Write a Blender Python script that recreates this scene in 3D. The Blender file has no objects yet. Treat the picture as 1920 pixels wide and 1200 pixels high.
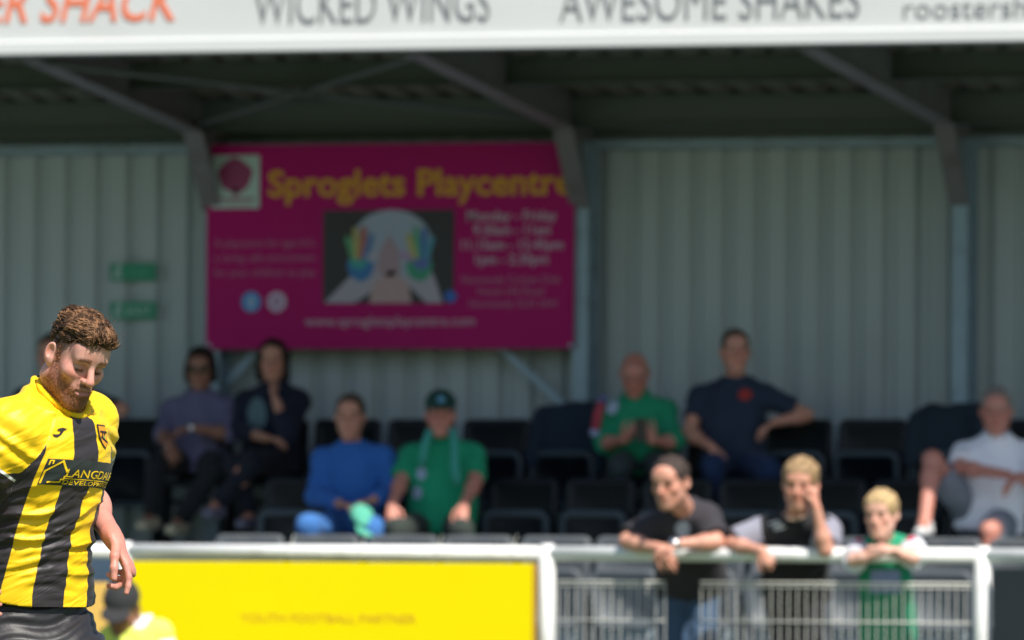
import bpy, math, random
import numpy as np
from mathutils import Vector, Matrix
from mathutils.bvhtree import BVHTree
random.seed(7); RNG = np.random.default_rng(7)
R = math.radians
scene = bpy.context.scene
COL = scene.collection

# ---------------------------------------------------------------- camera
YAW, PITCH, ROLL = R(20.0), math.atan(450/18000), R(0.33)
FPX, DWALL, CAMZ = 18000.0, 60.0, 1.02          # focal length in photo pixels, metres to the stand's wall
CAMP = np.array([DWALL*math.sin(YAW), -DWALL*math.cos(YAW), CAMZ])
_f = np.array([-math.sin(YAW)*math.cos(PITCH), math.cos(YAW)*math.cos(PITCH), math.sin(PITCH)])
_r0 = np.array([math.cos(YAW), math.sin(YAW), 0.0])
_u0 = np.cross(_r0, _f)
_r = _r0*math.cos(ROLL) + _u0*math.sin(ROLL)
_u = np.cross(_r, _f)
cam_data = bpy.data.cameras.new('camera'); cam = bpy.data.objects.new('camera', cam_data); COL.objects.link(cam)
cam_data.sensor_width = 36; cam_data.lens = FPX/1920*36
cam_data.clip_start = 0.5; cam_data.clip_end = 3000
M = Matrix.Identity(4)
for i in range(3):
    M[i][0] = _r[i]; M[i][1] = _u[i]; M[i][2] = -_f[i]; M[i][3] = CAMP[i]
cam.matrix_world = M
scene.camera = cam
DPL = 25.0                                     # the player stands 25 m away
cam_data.dof.use_dof = True
cam_data.dof.focus_distance = DPL + 0.6
cam_data.dof.aperture_fstop = 7.8

# ---------------------------------------------------------------- sky, sun, exposure
SUN_EL = R(52)
dirc = np.array([math.sin(YAW), -math.cos(YAW), 0]); rgt = np.array([math.cos(YAW), math.sin(YAW), 0])
SAZ = R(28)
sh = math.cos(SAZ)*dirc + math.sin(SAZ)*rgt
sundir = np.array([sh[0]*math.cos(SUN_EL), sh[1]*math.cos(SUN_EL), math.sin(SUN_EL)])
world = bpy.data.worlds.new('World'); scene.world = world; world.use_nodes = True
nt = world.node_tree; nt.nodes.clear()
sky = nt.nodes.new('ShaderNodeTexSky'); sky.sky_type = 'NISHITA'; sky.sun_disc = False
sky.sun_elevation = SUN_EL; sky.sun_rotation = math.atan2(sundir[0], sundir[1])
bg = nt.nodes.new('ShaderNodeBackground'); bg.inputs['Strength'].default_value = 0.088
wo = nt.nodes.new('ShaderNodeOutputWorld')
nt.links.new(sky.outputs[0], bg.inputs[0]); nt.links.new(bg.outputs[0], wo.inputs[0])
sl = bpy.data.lights.new('sun', 'SUN'); sl.energy = 4.7; sl.angle = R(0.53); sl.color = (1, .95, .87)
so = bpy.data.objects.new('sun', sl); COL.objects.link(so)
so.rotation_euler = Vector(sundir).to_track_quat('Z', 'Y').to_euler()
vs = scene.view_settings
vs.view_transform = 'Standard'; vs.look = 'None'; vs.gamma = 1; vs.exposure = 0.5; vs.use_curve_mapping = False
scene.cycles.use_denoising = True
scene.cycles.max_bounces = 8

# ---------------------------------------------------------------- helpers
def ray(px, py): return _f*FPX + _r*(px-960) + _u*(600-py)
def W(px, py, Y):
    """the point of the plane Y = const (parallel to the stand) seen at a photo pixel"""
    d = ray(px, py); return CAMP + d*((Y-CAMP[1])/d[1])
def PD(px, py, dd=0.0):
    """the point at the player's distance (+dd metres farther) seen at a photo pixel"""
    d = ray(px, py)/FPX; return CAMP + d*(DPL+dd)
def unit(v): v = np.asarray(v, float); return v/np.linalg.norm(v)

def tag(o, label=None, cat=None, group=None, kind=None):
    if label: o['label'] = label
    if cat: o['category'] = cat
    if group: o['group'] = group
    if kind: o['kind'] = kind
    return o
def empty(name, loc=(0,0,0), label=None, cat=None, group=None):
    o = bpy.data.objects.new(name, None); COL.objects.link(o); o.location = [float(c) for c in loc]; o.empty_display_size = .2
    return tag(o, label, cat, group)
def link(name, me, mat=None, parent=None, smooth=False, world_coords=True):
    o = bpy.data.objects.new(name, me); COL.objects.link(o)
    if mat is not None and not me.materials: me.materials.append(mat)
    if smooth: me.polygons.foreach_set('use_smooth', [True]*len(me.polygons))
    if parent is not None:
        o.parent = parent
        if world_coords:
            p = parent; off = Vector((0,0,0))
            while p is not None: off += p.location; p = p.parent
            o.location = -off
    return o
def mk(name, verts, faces, mat=None, parent=None, smooth=False, world_coords=True):
    me = bpy.data.meshes.new(name)
    me.from_pydata([tuple(map(float, v)) for v in verts], [], [tuple(map(int, f)) for f in faces]); me.update()
    return link(name, me, mat, parent, smooth, world_coords)
class MB:
    def __init__(s): s.v = []; s.f = []
    def add(s, v, f):
        n = len(s.v); s.v += [tuple(map(float, p)) for p in v]; s.f += [tuple(i+n for i in q) for q in f]; return s
    def box(s, x0, x1, y0, y1, z0, z1, ch=0.0):
        if ch <= 0:
            v = [(x,y,z) for x in (x0,x1) for y in (y0,y1) for z in (z0,z1)]
            return s.add(v, [(0,1,3,2),(4,6,7,5),(0,4,5,1),(2,3,7,6),(0,2,6,4),(1,5,7,3)])
        v = []; f = []                          # box with chamfered edges
        c = [(x,y,z) for x in (0,1) for y in (0,1) for z in (0,1)]
        lo = (x0,y0,z0); hi = (x1,y1,z1); ix = {}
        for k, q in enumerate(c):
            for ax in range(3):
                p = []
                for a in range(3):
                    b = hi[a] if q[a] else lo[a]
                    if a != ax: b += -ch if q[a] else ch
                    p.append(b)
                ix[(q,ax)] = len(v); v.append(tuple(p))
        for ax in range(3):
            for sd in (0,1):
                o = [a for a in range(3) if a != ax]
                ring = []
                for (p,q2) in ((0,0),(1,0),(1,1),(0,1)):
                    k = [0,0,0]; k[ax]=sd; k[o[0]]=p; k[o[1]]=q2; ring.append(ix[(tuple(k),ax)])
                flip = (sd == 0) ^ (ax == 1)
                f.append(tuple(ring[::-1] if flip else ring))
        for ax in range(3):                      # edges
            o = [a for a in range(3) if a != ax]
            for p in (0,1):
                for q2 in (0,1):
                    k0=[0,0,0]; k0[o[0]]=p; k0[o[1]]=q2; k1=list(k0); k1[ax]=1; k0=tuple(k0); k1=tuple(k1)
                    f.append((ix[(k0,o[0])], ix[(k1,o[0])], ix[(k1,o[1])], ix[(k0,o[1])]))
        for q in c: f.append(tuple(ix[(q,a)] for a in range(3)))
        return s.add(v, f)
    def tube(s, pts, r, seg=8, cap=True):
        pts = [np.array(p, float) for p in pts]; n = len(pts)
        rr = r if hasattr(r, '__len__') else [r]*n
        t0 = unit(pts[1]-pts[0]); ref = np.array([0,0,1.]) if abs(t0[2]) < .9 else np.array([1.,0,0])
        v = []; f = []
        for i in range(n):
            t = unit(pts[min(i+1,n-1)]-pts[max(i-1,0)])
            a = unit(np.cross(t, ref)); b = np.cross(t, a)
            for j in range(seg):
                th = 2*math.pi*j/seg; v.append(pts[i] + rr[i]*(math.cos(th)*a + math.sin(th)*b))
        for i in range(n-1):
            for j in range(seg):
                k = (j+1) % seg; f.append((i*seg+j, i*seg+k, (i+1)*seg+k, (i+1)*seg+j))
        if cap: f.append(tuple(range(seg))[::-1]); f.append(tuple(range((n-1)*seg, n*seg)))
        return s.add(v, f)
    def prism(s, poly, d0, d1):
        """poly: 3D points of a planar outline; swept from offset d0 to offset d1 (3-vectors)"""
        n = len(poly); d0 = np.array(d0); d1 = np.array(d1)
        v = [np.array(p)+d0 for p in poly] + [np.array(p)+d1 for p in poly]
        f = [tuple(range(n))[::-1], tuple(range(n, 2*n))] + [(i, (i+1)%n, n+(i+1)%n, n+i) for i in range(n)]
        return s.add(v, f)
    def build(s, name, mat=None, parent=None, smooth=False, wc=True): return mk(name, s.v, s.f, mat, parent, smooth, wc)

# ---------------------------------------------------------------- materials
def new_mat(name):
    m = bpy.data.materials.new(name); m.use_nodes = True; t = m.node_tree
    return m, t, t.nodes['Principled BSDF']
def mat(name, col, rough=.6, var=.12, scale=6, bump=0., bscale=60, metal=0., spec=.5, stretch=(1,1,1), dirt=None, coord='Object', coat=0):
    m, t, b = new_mat(name); N = t.nodes; L = t.links
    tc = N.new('ShaderNodeTexCoord'); mp = N.new('ShaderNodeMapping'); mp.inputs['Scale'].default_value = stretch
    L.new(tc.outputs[coord], mp.inputs[0])
    nz = N.new('ShaderNodeTexNoise'); nz.inputs['Scale'].default_value = scale; nz.inputs['Detail'].default_value = 5; L.new(mp.outputs[0], nz.inputs[0])
    rp = N.new('ShaderNodeMapRange'); rp.inputs[3].default_value = 1-var; rp.inputs[4].default_value = 1+var; L.new(nz.outputs[0], rp.inputs[0])
    mx = N.new('ShaderNodeVectorMath'); mx.operation = 'SCALE'; mx.inputs[0].default_value = col[:3]; L.new(rp.outputs[0], mx.inputs['Scale'])
    src = mx.outputs[0]
    if dirt:
        n2 = N.new('ShaderNodeTexNoise'); n2.inputs['Scale'].default_value = dirt[1]; n2.inputs['Detail'].default_value = 8; L.new(mp.outputs[0], n2.inputs[0])
        r2 = N.new('ShaderNodeMapRange'); r2.inputs[1].default_value = .52; r2.inputs[2].default_value = .75; L.new(n2.outputs[0], r2.inputs[0])
        m2 = N.new('ShaderNodeMix'); m2.data_type = 'RGBA'; L.new(r2.outputs[0], m2.inputs[0]); L.new(src, m2.inputs[6]); m2.inputs[7].default_value = (*dirt[0], 1); src = m2.outputs[2]
    L.new(src, b.inputs['Base Color'])
    rr = N.new('ShaderNodeMapRange'); rr.inputs[3].default_value = max(.05, rough-.08); rr.inputs[4].default_value = min(1, rough+.08); L.new(nz.outputs[0], rr.inputs[0]); L.new(rr.outputs[0], b.inputs['Roughness'])
    b.inputs['Metallic'].default_value = metal; b.inputs['Specular IOR Level'].default_value = spec; b.inputs['Coat Weight'].default_value = coat
    if bump:
        n3 = N.new('ShaderNodeTexNoise'); n3.inputs['Scale'].default_value = bscale; n3.inputs['Detail'].default_value = 4; L.new(mp.outputs[0], n3.inputs[0])
        bp = N.new('ShaderNodeBump'); bp.inputs['Strength'].default_value = bump; bp.inputs['Distance'].default_value = .02; L.new(n3.outputs[0], bp.inputs['Height']); L.new(bp.outputs[0], b.inputs['Normal'])
    return m
def col_mat(name, rough=.5, bump=.15, bscale=300, sss=.0, spec=.4, sheen=0.):
    """colour comes from the mesh's own colour attribute (skin, beard, lips, hair tufts)"""
    m, t, b = new_mat(name); N = t.nodes; L = t.links
    at = N.new('ShaderNodeAttribute'); at.attribute_name = 'Col'
    tc = N.new('ShaderNodeTexCoord'); nz = N.new('ShaderNodeTexNoise'); nz.inputs['Scale'].default_value = 90; nz.inputs['Detail'].default_value = 4; L.new(tc.outputs['Object'], nz.inputs[0])
    rp = N.new('ShaderNodeMapRange'); rp.inputs[3].default_value = .86; rp.inputs[4].default_value = 1.14; L.new(nz.outputs[0], rp.inputs[0])
    mx = N.new('ShaderNodeVectorMath'); mx.operation = 'SCALE'; L.new(at.outputs['Color'], mx.inputs[0]); L.new(rp.outputs[0], mx.inputs['Scale']); L.new(mx.outputs[0], b.inputs['Base Color'])
    if sss:                                     # flushed and paler blotches
        n4 = N.new('ShaderNodeTexNoise'); n4.inputs['Scale'].default_value = 28; n4.inputs['Detail'].default_value = 3; L.new(tc.outputs['Object'], n4.inputs[0])
        r4 = N.new('ShaderNodeMapRange'); r4.inputs[1].default_value = .42; r4.inputs[2].default_value = .7; L.new(n4.outputs[0], r4.inputs[0])
        m4 = N.new('ShaderNodeMix'); m4.data_type = 'RGBA'; m4.blend_type = 'MULTIPLY'; L.new(r4.outputs[0], m4.inputs[0]); L.new(mx.outputs[0], m4.inputs[6]); m4.inputs[7].default_value = (1.0,.80,.76,1); L.new(m4.outputs[2], b.inputs['Base Color'])
    b.inputs['Roughness'].default_value = rough; b.inputs['Specular IOR Level'].default_value = spec
    if sss: b.inputs['Subsurface Weight'].default_value = sss; b.inputs['Subsurface Scale'].default_value = .006; b.inputs['Subsurface Radius'].default_value = (1,.35,.2)
    if bump:
        n3 = N.new('ShaderNodeTexNoise'); n3.inputs['Scale'].default_value = bscale; n3.inputs['Detail'].default_value = 3; L.new(tc.outputs['Object'], n3.inputs[0])
        bp = N.new('ShaderNodeBump'); bp.inputs['Strength'].default_value = bump; bp.inputs['Distance'].default_value = .004; L.new(n3.outputs[0], bp.inputs['Height']); L.new(bp.outputs[0], b.inputs['Normal'])
    return m
def cloth(name, col, rough=.85, fold=.35):
    m = mat(name, col, rough, .1, 14, fold, 9, spec=.25); m.node_tree.nodes['Principled BSDF'].inputs['Sheen Weight'].default_value = .05
    return m
MT = {
 'clad': mat('wall_cladding_paint', (.42,.48,.475), .5, .06, 3, .03, 30, stretch=(1,1,.25), dirt=((.34,.38,.37), 2.2)),
 'roof': mat('roof_sheet_paint', (.17,.17,.13), .55, .1, 3, dirt=((.11,.11,.09), 3)),
 'steel': mat('galvanised_steel', (.27,.36,.42), .45, .18, 9, metal=.3, dirt=((.2,.26,.3), 7)),
 'rafter': mat('dull_grey_steel_paint', (.17,.165,.17), .6, .12, 6, dirt=((.12,.11,.11), 5)),
 'purlin': mat('purlin_steel', (.10,.12,.115), .5, .12, 6, metal=.2),
 'fascia': mat('fascia_white', (.60,.61,.605), .5, .03, 2, dirt=((.55,.55,.535), 1.5)),
 'trim': mat('fascia_trim_white', (.64,.65,.65), .4, .03, 3),
 'concrete': mat('concrete', (.28,.36,.42), .85, .15, 5, .2, 40, dirt=((.19,.25,.29), 3)),
 'tarmac': mat('walkway_tarmac', (.10,.10,.105), .95, .25, 12, .3, 120),
 'grass': mat('pitch_grass', (.055,.11,.025), .9, .3, 4, .4, 80),
 'seat': mat('seat_plastic', (.003,.006,.010), .40, .15, 10, .03, 60, spec=.28, dirt=((.008,.013,.020), 9)),
 'seat_edge': mat('seat_edge_sheen', (.034,.052,.066), .35, .2, 14, .03, 60, spec=.5),  # reflections along the glossy pan rims, painted as a paler colour
 'sunlit_edge': mat('sunlit_seat_edge', (.13,.15,.165), .45, .15, 14, .03, 60),  # the same painted rim sheen, brighter for the sunlit front row
 'seat_sunlit': mat('sunlit_seat_plastic', (.085,.098,.11), .5, .15, 8, .03, 60, dirt=((.12,.13,.135), 7)),  # lit copy of the black seat plastic: sunlight painted into its colour
 'white': mat('white_rail_paint', (.80,.80,.79), .4, .04, 8, .05, 40, dirt=((.62,.61,.58), 6)),
 'wire': mat('white_coated_wire', (.62,.61,.56), .4, .06, 20),
 'yellow': mat('yellow_vinyl', (.86,.69,.002), .6, .025, 2, .06, 5, spec=.06),
 'orange': mat('pale_orange_vinyl', (.82,.50,.12), .5, .05, 3),
 'yprint': mat('board_print_ochre', (.62,.34,.01), .5, .05, 3),
 'blackboard': mat('black_vinyl', (.012,.016,.022), .4, .1, 3),
 'banner': mat('banner_magenta', (.42,.003,.135), .38, .08, 2, .3, 2.2, spec=.14),
 'bn_yellow': mat('banner_print_yellow', (.66,.33,.006), .45, .03, 3),
 'bn_white': mat('banner_print_white', (.50,.42,.48), .45, .03, 3),
 'bn_pale': mat('banner_print_pink', (.42,.16,.26), .45, .03, 3),
 'red': mat('fascia_print_red', (.80,.20,.10), .5, .03, 3),
 'grey': mat('fascia_print_grey', (.17,.18,.19), .5, .05, 3),
 'green_sign': mat('sign_green', (.02,.28,.15), .5, .05, 3),
 'sign_white': mat('sign_white', (.45,.6,.55), .5, .05, 3),
 'tie': mat('clear_cable_tie', (.7,.7,.66), .3, .03, 3),
 'metal': mat('watch_steel', (.6,.6,.6), .25, .05, 30, metal=.9),
 'phone': mat('phone_black', (.01,.01,.012), .2, .02, 3),
 'glass_dark': mat('dark_lens', (.01,.01,.012), .1, .02, 3),
}
SKIN = col_mat('skin', .48, .14, 260, .12)
HAIRM = col_mat('hair', .6, .5, 180, 0, .22)

# ---------------------------------------------------------------- ground
YR = -8.3                                        # the perimeter rail's line, stand's wall is Y = 0
tag(mk('pitch', [(-400,-600,0),(400,-600,0),(400,300,0),(-400,300,0)], [(0,1,2,3)], MT['grass']), 'green football pitch turf running out to the horizon', 'grass', kind='structure')
tag(MB().box(-14, 14, -8.6, .5, -.2, .02).build('walkway', MT['tarmac']), 'dark tarmac walkway between the white rail and the stand', 'path', kind='structure')

# ---------------------------------------------------------------- grandstand
XL, XR = -9.45, 9.45
stand = empty('grandstand', (0,0,0), 'small covered stand with grey corrugated wall and white lettered roof edge', 'grandstand')
PITCHR = .21
def corr_sheet(npitch, depth, axis_len):
    """trapezoid corrugated profile: list of (x, d) points over npitch ribs"""
    pr = []
    for i in range(npitch):
        x = i*PITCHR
        pr += [(x, 0), (x+.118, 0), (x+.140, -depth), (x+.188, -depth)]
    pr.append((npitch*PITCHR, 0))
    return pr
def sheet_mesh(name, pr, p_of, th):
    """p_of(x, d, end) -> point; front skin + back skin + rim so that the sheet has a real thickness"""
    n = len(pr); v = []
    for k in (0, th):
        for e in (0, 1):
            for (x, d) in pr: v.append(p_of(x, d-k, e))
    f = []
    for i in range(n-1):
        f.append((i, i+1, n+i+1, n+i)); f.append((2*n+i, 3*n+i, 3*n+i+1, 2*n+i+1))
        f.append((i, 2*n+i, 2*n+i+1, i+1)); f.append((n+i, n+i+1, 3*n+i+1, 3*n+i))
    f.append((0, n, 3*n, 2*n)); f.append((n-1, 2*n+n-1, 3*n+n-1, n+n-1))
    me = bpy.data.meshes.new(name); me.from_pydata([tuple(map(float,p)) for p in v], [], f); me.update(); return me
NP = 5; SW = NP*PITCHR
wall = empty('back_wall'); wall.parent = stand
pr = corr_sheet(NP, .042, 1)
wm = sheet_mesh('cladding_sheet', pr, lambda x,d,e: (x, -d, 3.66*e), .004)
wm.materials.append(MT['clad'])
for i in range(18):
    o = bpy.data.objects.new('cladding_sheet', wm); COL.objects.link(o); o.parent = wall
    o.location = (XL+i*SW, .002*(i%2), 0)
RZ = lambda y: 3.83 + .15*(-y)                   # underside of the roof sheets
roof = empty('roof'); roof.parent = stand
YF = -3.3
rm = sheet_mesh('roof_sheet', pr, lambda x,d,e: (x, (.35 if e else YF-.05), RZ(.35 if e else YF-.05) - d), -.004)
rm.materials.append(MT['roof'])
for i in range(18):
    o = bpy.data.objects.new('roof_sheet', rm); COL.objects.link(o); o.parent = roof; o.location = (XL+i*SW, 0, .003*(i%2))
def part(name, mb, m, par=stand, smooth=False): return mb.build(name, MT[m] if isinstance(m, str) else m, par, smooth)
# frames: X of the columns from the photograph
FX2 = W(1096, 500, -.2)[0]; BAY = (W(1806, 500, -.2)[0]-FX2)
FRX = [FX2 + BAY*k for k in (-4,-3,-2,-1,0,1,2,3)]
FRX = [x for x in FRX if XL+.2 < x < XR-.2]
for x in FRX:
    c = MB()                                     # H-section column
    c.box(x-.05, x+.05, -.275, -.263, 0, 3.62); c.box(x-.006, x+.006, -.263, -.075, 0, 3.62); c.box(x-.05, x+.05, -.075, -.063, 0, 3.62)
    part('column', c, 'steel')
    rf = MB()                                    # tapered cantilever rafter: web, bottom flange, top flange
    kn = [(-.29, 3.22), (-.62, 3.70), (YF+.04, 4.02)]
    web = [(x, y, z) for (y, z) in kn] + [(x, YF+.04, RZ(YF+.04)-.005), (x, -.05, RZ(-.05)-.005), (x, -.05, 3.62), (x, -.29, 3.62)]
    rf.prism(web, (-.006,0,0), (.006,0,0))
    for (a, b) in zip(kn[:-1], kn[1:]):
        rf.prism([(x, a[0], a[1]), (x, b[0], b[1]), (x, b[0], b[1]-.014), (x, a[0]-.004, a[1]-.014)], (-.065,0,0), (.065,0,0))
    part('rafter', rf, 'rafter')
for (y, d) in ((-.48,.20),(-1.65,.165),(-2.65,.165)):   # Z-purlins between the rafters
    zt = RZ(y)-.006
    p = MB(); p.box(XL, XR, y-.004, y+.004, zt-d, zt-.003); p.box(XL, XR, y-.06, y-.004, zt-d, zt-d+.006); p.box(XL, XR, y+.004, y+.06, zt-.012, zt-.003)
    part('purlin', p, 'purlin')
e = MB(); e.box(XL, XR, -.10, -.04, 3.575, 3.64, .006); part('eaves_rail', e, 'steel')
part('eaves_closure', MB().box(XL, XR, .05, .075, 3.55, 3.85), 'purlin')
e = MB(); e.box(XL, XR, -.062, -.05, 3.66, 3.80); part('eaves_plate', e, 'purlin')
# roof cross bracing in the bay behind the banner, with its gusset
ix = FRX.index(min(FRX, key=lambda q: abs(q-FX2))); xa, xb = FRX[ix-1], FRX[ix]
def bar(p, q, m, w=.03):
    part('brace', MB().tube([p, q], w, 6), m)
bar((xa+.02, YF+.15, 3.99), (xb-.02, -.62, 3.73), 'purlin', .018); bar((xa+.02, -.62, 3.73), (xb-.02, YF+.15, 4.0), 'purlin', .018)
part('gusset', MB().box((xa+xb)/2-.09, (xa+xb)/2+.09, -2.0, -1.84, 3.845, 3.86), 'purlin')
for (a, b) in (((925,640),(1075,775)), ((480,660),(400,745))):
    p, q = W(*a, -.16), W(*b, -.16)
    n = unit(np.cross(q-p, (0,1,0)))*.03
    part('brace', MB().prism([p-n*.8, q-n*.8, q+n*.8, p+n*.8], (0,-.008,0), (0,.008,0)), 'steel')
# terrace steps and aisle
ROWY = [-2.26, -1.44, -.62]; TRZ = [.345, .70, 1.07]
edges = [-2.95, -2.13, -1.31, -.06]
for k in range(3):
    part('terrace_step', MB().box(XL, XR, edges[k], edges[k+1] if k < 2 else -.06, 0, TRZ[k], .01), 'concrete')
for k in range(3):
    z0 = TRZ[k-1] if k else 0
    xs0 = W(275, 900, -1.7)[0]; xs1 = W(470, 900, -1.7)[0]
    part('aisle_step', MB().box(xs0, xs1, edges[k]-.30, edges[k]-.001, z0+.001, (z0+TRZ[k])/2, .01), 'concrete')

# ---- fascia
fascia = empty('fascia'); fascia.parent = stand
FB = W(960, 91, YF-.12)[2]
part('panel', MB().box(XL, XR, YF-.12, YF-.06, FB+.085, FB+.78), 'fascia', fascia)
TY = YF-.125
part('trim', MB().box(XL, XR, YF-.145, YF-.05, FB, FB+.085, .008), 'trim', fascia)
def text2d(s, bold=0., shear=0., font_space=1.0):
    cu = bpy.data.curves.new('t', 'FONT'); cu.body = s; cu.size = 1; cu.offset = bold; cu.shear = shear; cu.space_character = font_space
    cu.resolution_u = 3; cu.fill_mode = 'FRONT'
    o = bpy.data.objects.new('t', cu); COL.objects.link(o)
    dg = bpy.context.evaluated_depsgraph_get(); me = o.evaluated_get(dg).to_mesh()
    v = np.array([x.co[:] for x in me.vertices]); f = [tuple(p.vertices) for p in me.polygons]
    o.evaluated_get(dg).to_mesh_clear(); bpy.data.objects.remove(o); bpy.data.curves.remove(cu)
    return v[:, :2], f
CAP = .729                                       # cap height of the built-in face at size 1
def flat_text(name, s, px0, px1, py_base, cap_px, Y, m, parent, bold=0., shear=0., th=.002):
    """text lying on the plane Y = const between two photo columns, cap height in photo pixels"""
    v, f = text2d(s, bold, shear)
    a, b = W(px0, py_base, Y), W(px1, py_base, Y)
    k = abs(W(px0, py_base-cap_px, Y)[2]-a[2])/CAP
    x0, x1 = v[:,0].min(), v[:,0].max(); sx = (b[0]-a[0])/(x1-x0)
    # one mesh per word: group the glyph islands by the gaps between them
    par = list(range(len(v)))
    def find(i):
        while par[i] != i: par[i] = par[par[i]]; i = par[i]
        return i
    for q in f:
        for i in q[1:]: par[find(i)] = find(q[0])
    isl = {}
    for i in range(len(v)): isl.setdefault(find(i), []).append(i)
    spans = sorted((min(v[i][0] for i in I), max(v[i][0] for i in I), r0) for r0, I in isl.items())
    words = []; end = -9
    for (s0, s1, r0) in spans:
        if s0-end > .20: words.append(set())
        words[-1].add(r0); end = max(end, s1)
    out = None
    for wd in words:
        keep = [i for i in range(len(v)) if find(i) in wd]; mp = {o_: n_ for n_, o_ in enumerate(keep)}
        out = word_mesh(name, v[keep], [tuple(mp[i] for i in q) for q in f if find(q[0]) in wd], a, x0, sx, k, Y, th, m, parent)
    return out
def word_mesh(name, v, f, a, x0, sx, k, Y, th, m, parent):
    n = len(v)
    P = [(a[0]+(q[0]-x0)*sx, Y, a[2]+q[1]*k) for q in v]
    P += [(p[0], Y-th, p[2]) for p in P]
    F = [tuple(i+n for i in q) for q in f]
    ed = {}
    for q in f:
        for i in range(len(q)):
            e = (q[i], q[(i+1)%len(q)]); ed[e] = 1
    for (i, j) in ed:
        if (j, i) not in ed: F.append((i, j, j+n, i+n))
    return mk(name, P, F, MT[m], parent)
flat_text('lettering', 'ROOSTER SHACK', -290, 338, 46, 74, TY, 'red', fascia, .012, .28)
flat_text('lettering', 'WICKED WINGS', 477, 918, 46, 76, TY, 'grey', fascia, -.008)
flat_text('lettering', 'AWESOME SHAKES', 1050, 1612, 41, 74, TY, 'grey', fascia, -.008)
flat_text('lettering', 'roostershack', 1695, 2010, 35, 42, TY, 'grey', fascia, -.012)

# ---- banner on the columns
YB = -.30
def quadpx(x0, y0, x1, y1, Y, th=.002):
    a, b = W(x0, y1, Y), W(x1, y0, Y); return MB().box(a[0], b[0], Y-th, Y, a[2], b[2])
ban = empty('banner', W(732, 655, YB), 'magenta playcentre banner with yellow title and a photo fixed to the steel columns', 'banner')
quadpx(387, 266, 1078, 655, YB, .012).build('panel', MT['banner'], ban)
Yp = YB-.013
flat_text('lettering', 'Sproglets Playcentre', 503, 1074, 368, 50, Yp, 'bn_yellow', ban, .025)
lg = quadpx(397, 291, 487, 391, Yp, .002).build('logo', MT['sign_white'], ban)
def disc(px, py, r, ry, Y, n=20, wob=0, th=.001):
    c = W(px, py, Y); k = abs(W(px+1, py, Y)[0]-c[0])
    P = [(c[0]+r*k*math.cos(t)*(1+wob*math.sin(5*t)), Y, c[2]+ry*k*math.sin(t)*(1+wob*math.sin(4*t+1))) for t in [2*math.pi*i/n for i in range(n)]]
    return MB().prism(P, (0,0,0), (0,-th,0))
def bmat(c): return mat('banner_print', c, .45, .1, 12)
disc(441, 329, 32, 30, Yp-.002, 28, .06).build('logo_tree', bmat((.30,.03,.12)), lg)
quadpx(438, 352, 446, 372, Yp-.002, .001).build('logo_trunk', bmat((.45,.25,.25)), lg)
quadpx(405, 371, 478, 376, Yp-.002, .001).build('logo_caption', bmat((.30,.05,.14)), lg)
quadpx(405, 380, 470, 384, Yp-.002, .001).build('logo_caption', bmat((.38,.3,.34)), lg)
pic = quadpx(605, 393, 852, 569, Yp, .002).build('picture', bmat((.022,.018,.02)), ban)
Ypic = Yp-.0025
def poly(pts, c, lv):
    MB().prism([W(x, y, Ypic-.001*lv) for (x, y) in pts], (0,0,0), (0,-.0009,0)).build('picture_patch', bmat(c), pic)
hd = [(735+75*math.cos(t), 455-62*math.sin(t)) for t in [math.pi*i/12 for i in range(13)]]
poly(hd+[(665,480),(690,540),(780,540),(808,480)], (.34,.40,.50), 1)
poly([(608,568),(655,520),(690,470),(722,520),(700,545),(665,568)], (.40,.37,.44), 2)
poly([(830,568),(815,520),(790,470),(758,520),(775,545),(800,568)], (.40,.37,.44), 2)
poly([(692,568),(700,530),(735,505),(765,530),(772,568)], (.48,.32,.32), 3)
poly([(712,470),(730,440),(748,470),(752,510),(730,520),(708,510)], (.38,.26,.30), 3)
def limb(p, q, w0, w1, c, lv):
    p, q = np.array(p, float), np.array(q, float); d = unit(q-p); n = np.array([-d[1], d[0]])
    tip = [q+w1*(d*math.cos(t)+n*math.sin(t)) for t in (1.57,.8,0,-.8,-1.57)]
    poly([tuple(v) for v in [p-n*w0]+tip[::-1]+[p+n*w0]], c, lv)
lv_ = 5.0
for (cx, cy, mir, cols) in ((676,500,1,((.10,.34,.16),(.42,.38,.12),(.42,.12,.10),(.10,.20,.42),(.45,.42,.5))), (786,500,-1,((.08,.30,.40),(.05,.16,.42),(.10,.36,.20),(.44,.40,.14),(.42,.26,.46)))):
    disc(cx, cy, 25, 25, Ypic-.0010*lv_, 18, .05, .0008).build('picture_patch', bmat((.03,.17,.42) if mir > 0 else (.04,.30,.18)), pic)
    disc(cx-4*mir, cy-10, 17, 14, Ypic-.0010*lv_-.0009, 14, .08, .0007).build('picture_patch', bmat((.04,.34,.32) if mir > 0 else (.10,.14,.42)), pic)
    for k_, (fx, fy) in enumerate(((-24,-52),(-10,-68),(6,-70),(20,-58),(32,-24))):
        limb((cx+mir*fx*.45, cy-14), (cx+mir*fx, cy+fy), 7, 5.5, cols[k_], lv_+2+.2*k_)
disc(845, 556, 12, 11, Ypic-.0045, 14, .08, .0008).build('picture_patch', bmat((.03,.13,.5)), pic)
for s, y in (('A playcentre for ages 0-5,',463),('a caring, safe environment',490),('for your children to play',518)):
    flat_text('lettering', s, 402, 592, y, 15, Yp, 'bn_pale', ban)
for s, x0, x1, y, c in (('Monday - Friday',876,1044,414,20),('9.30am - 11am',888,1032,440,19),('11.15am - 12.45pm',866,1056,468,19),('1pm - 2.30pm',892,1028,495,19)):
    flat_text('lettering', s, x0, x1, y, c, Yp, 'bn_white', ban, .012)
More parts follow.
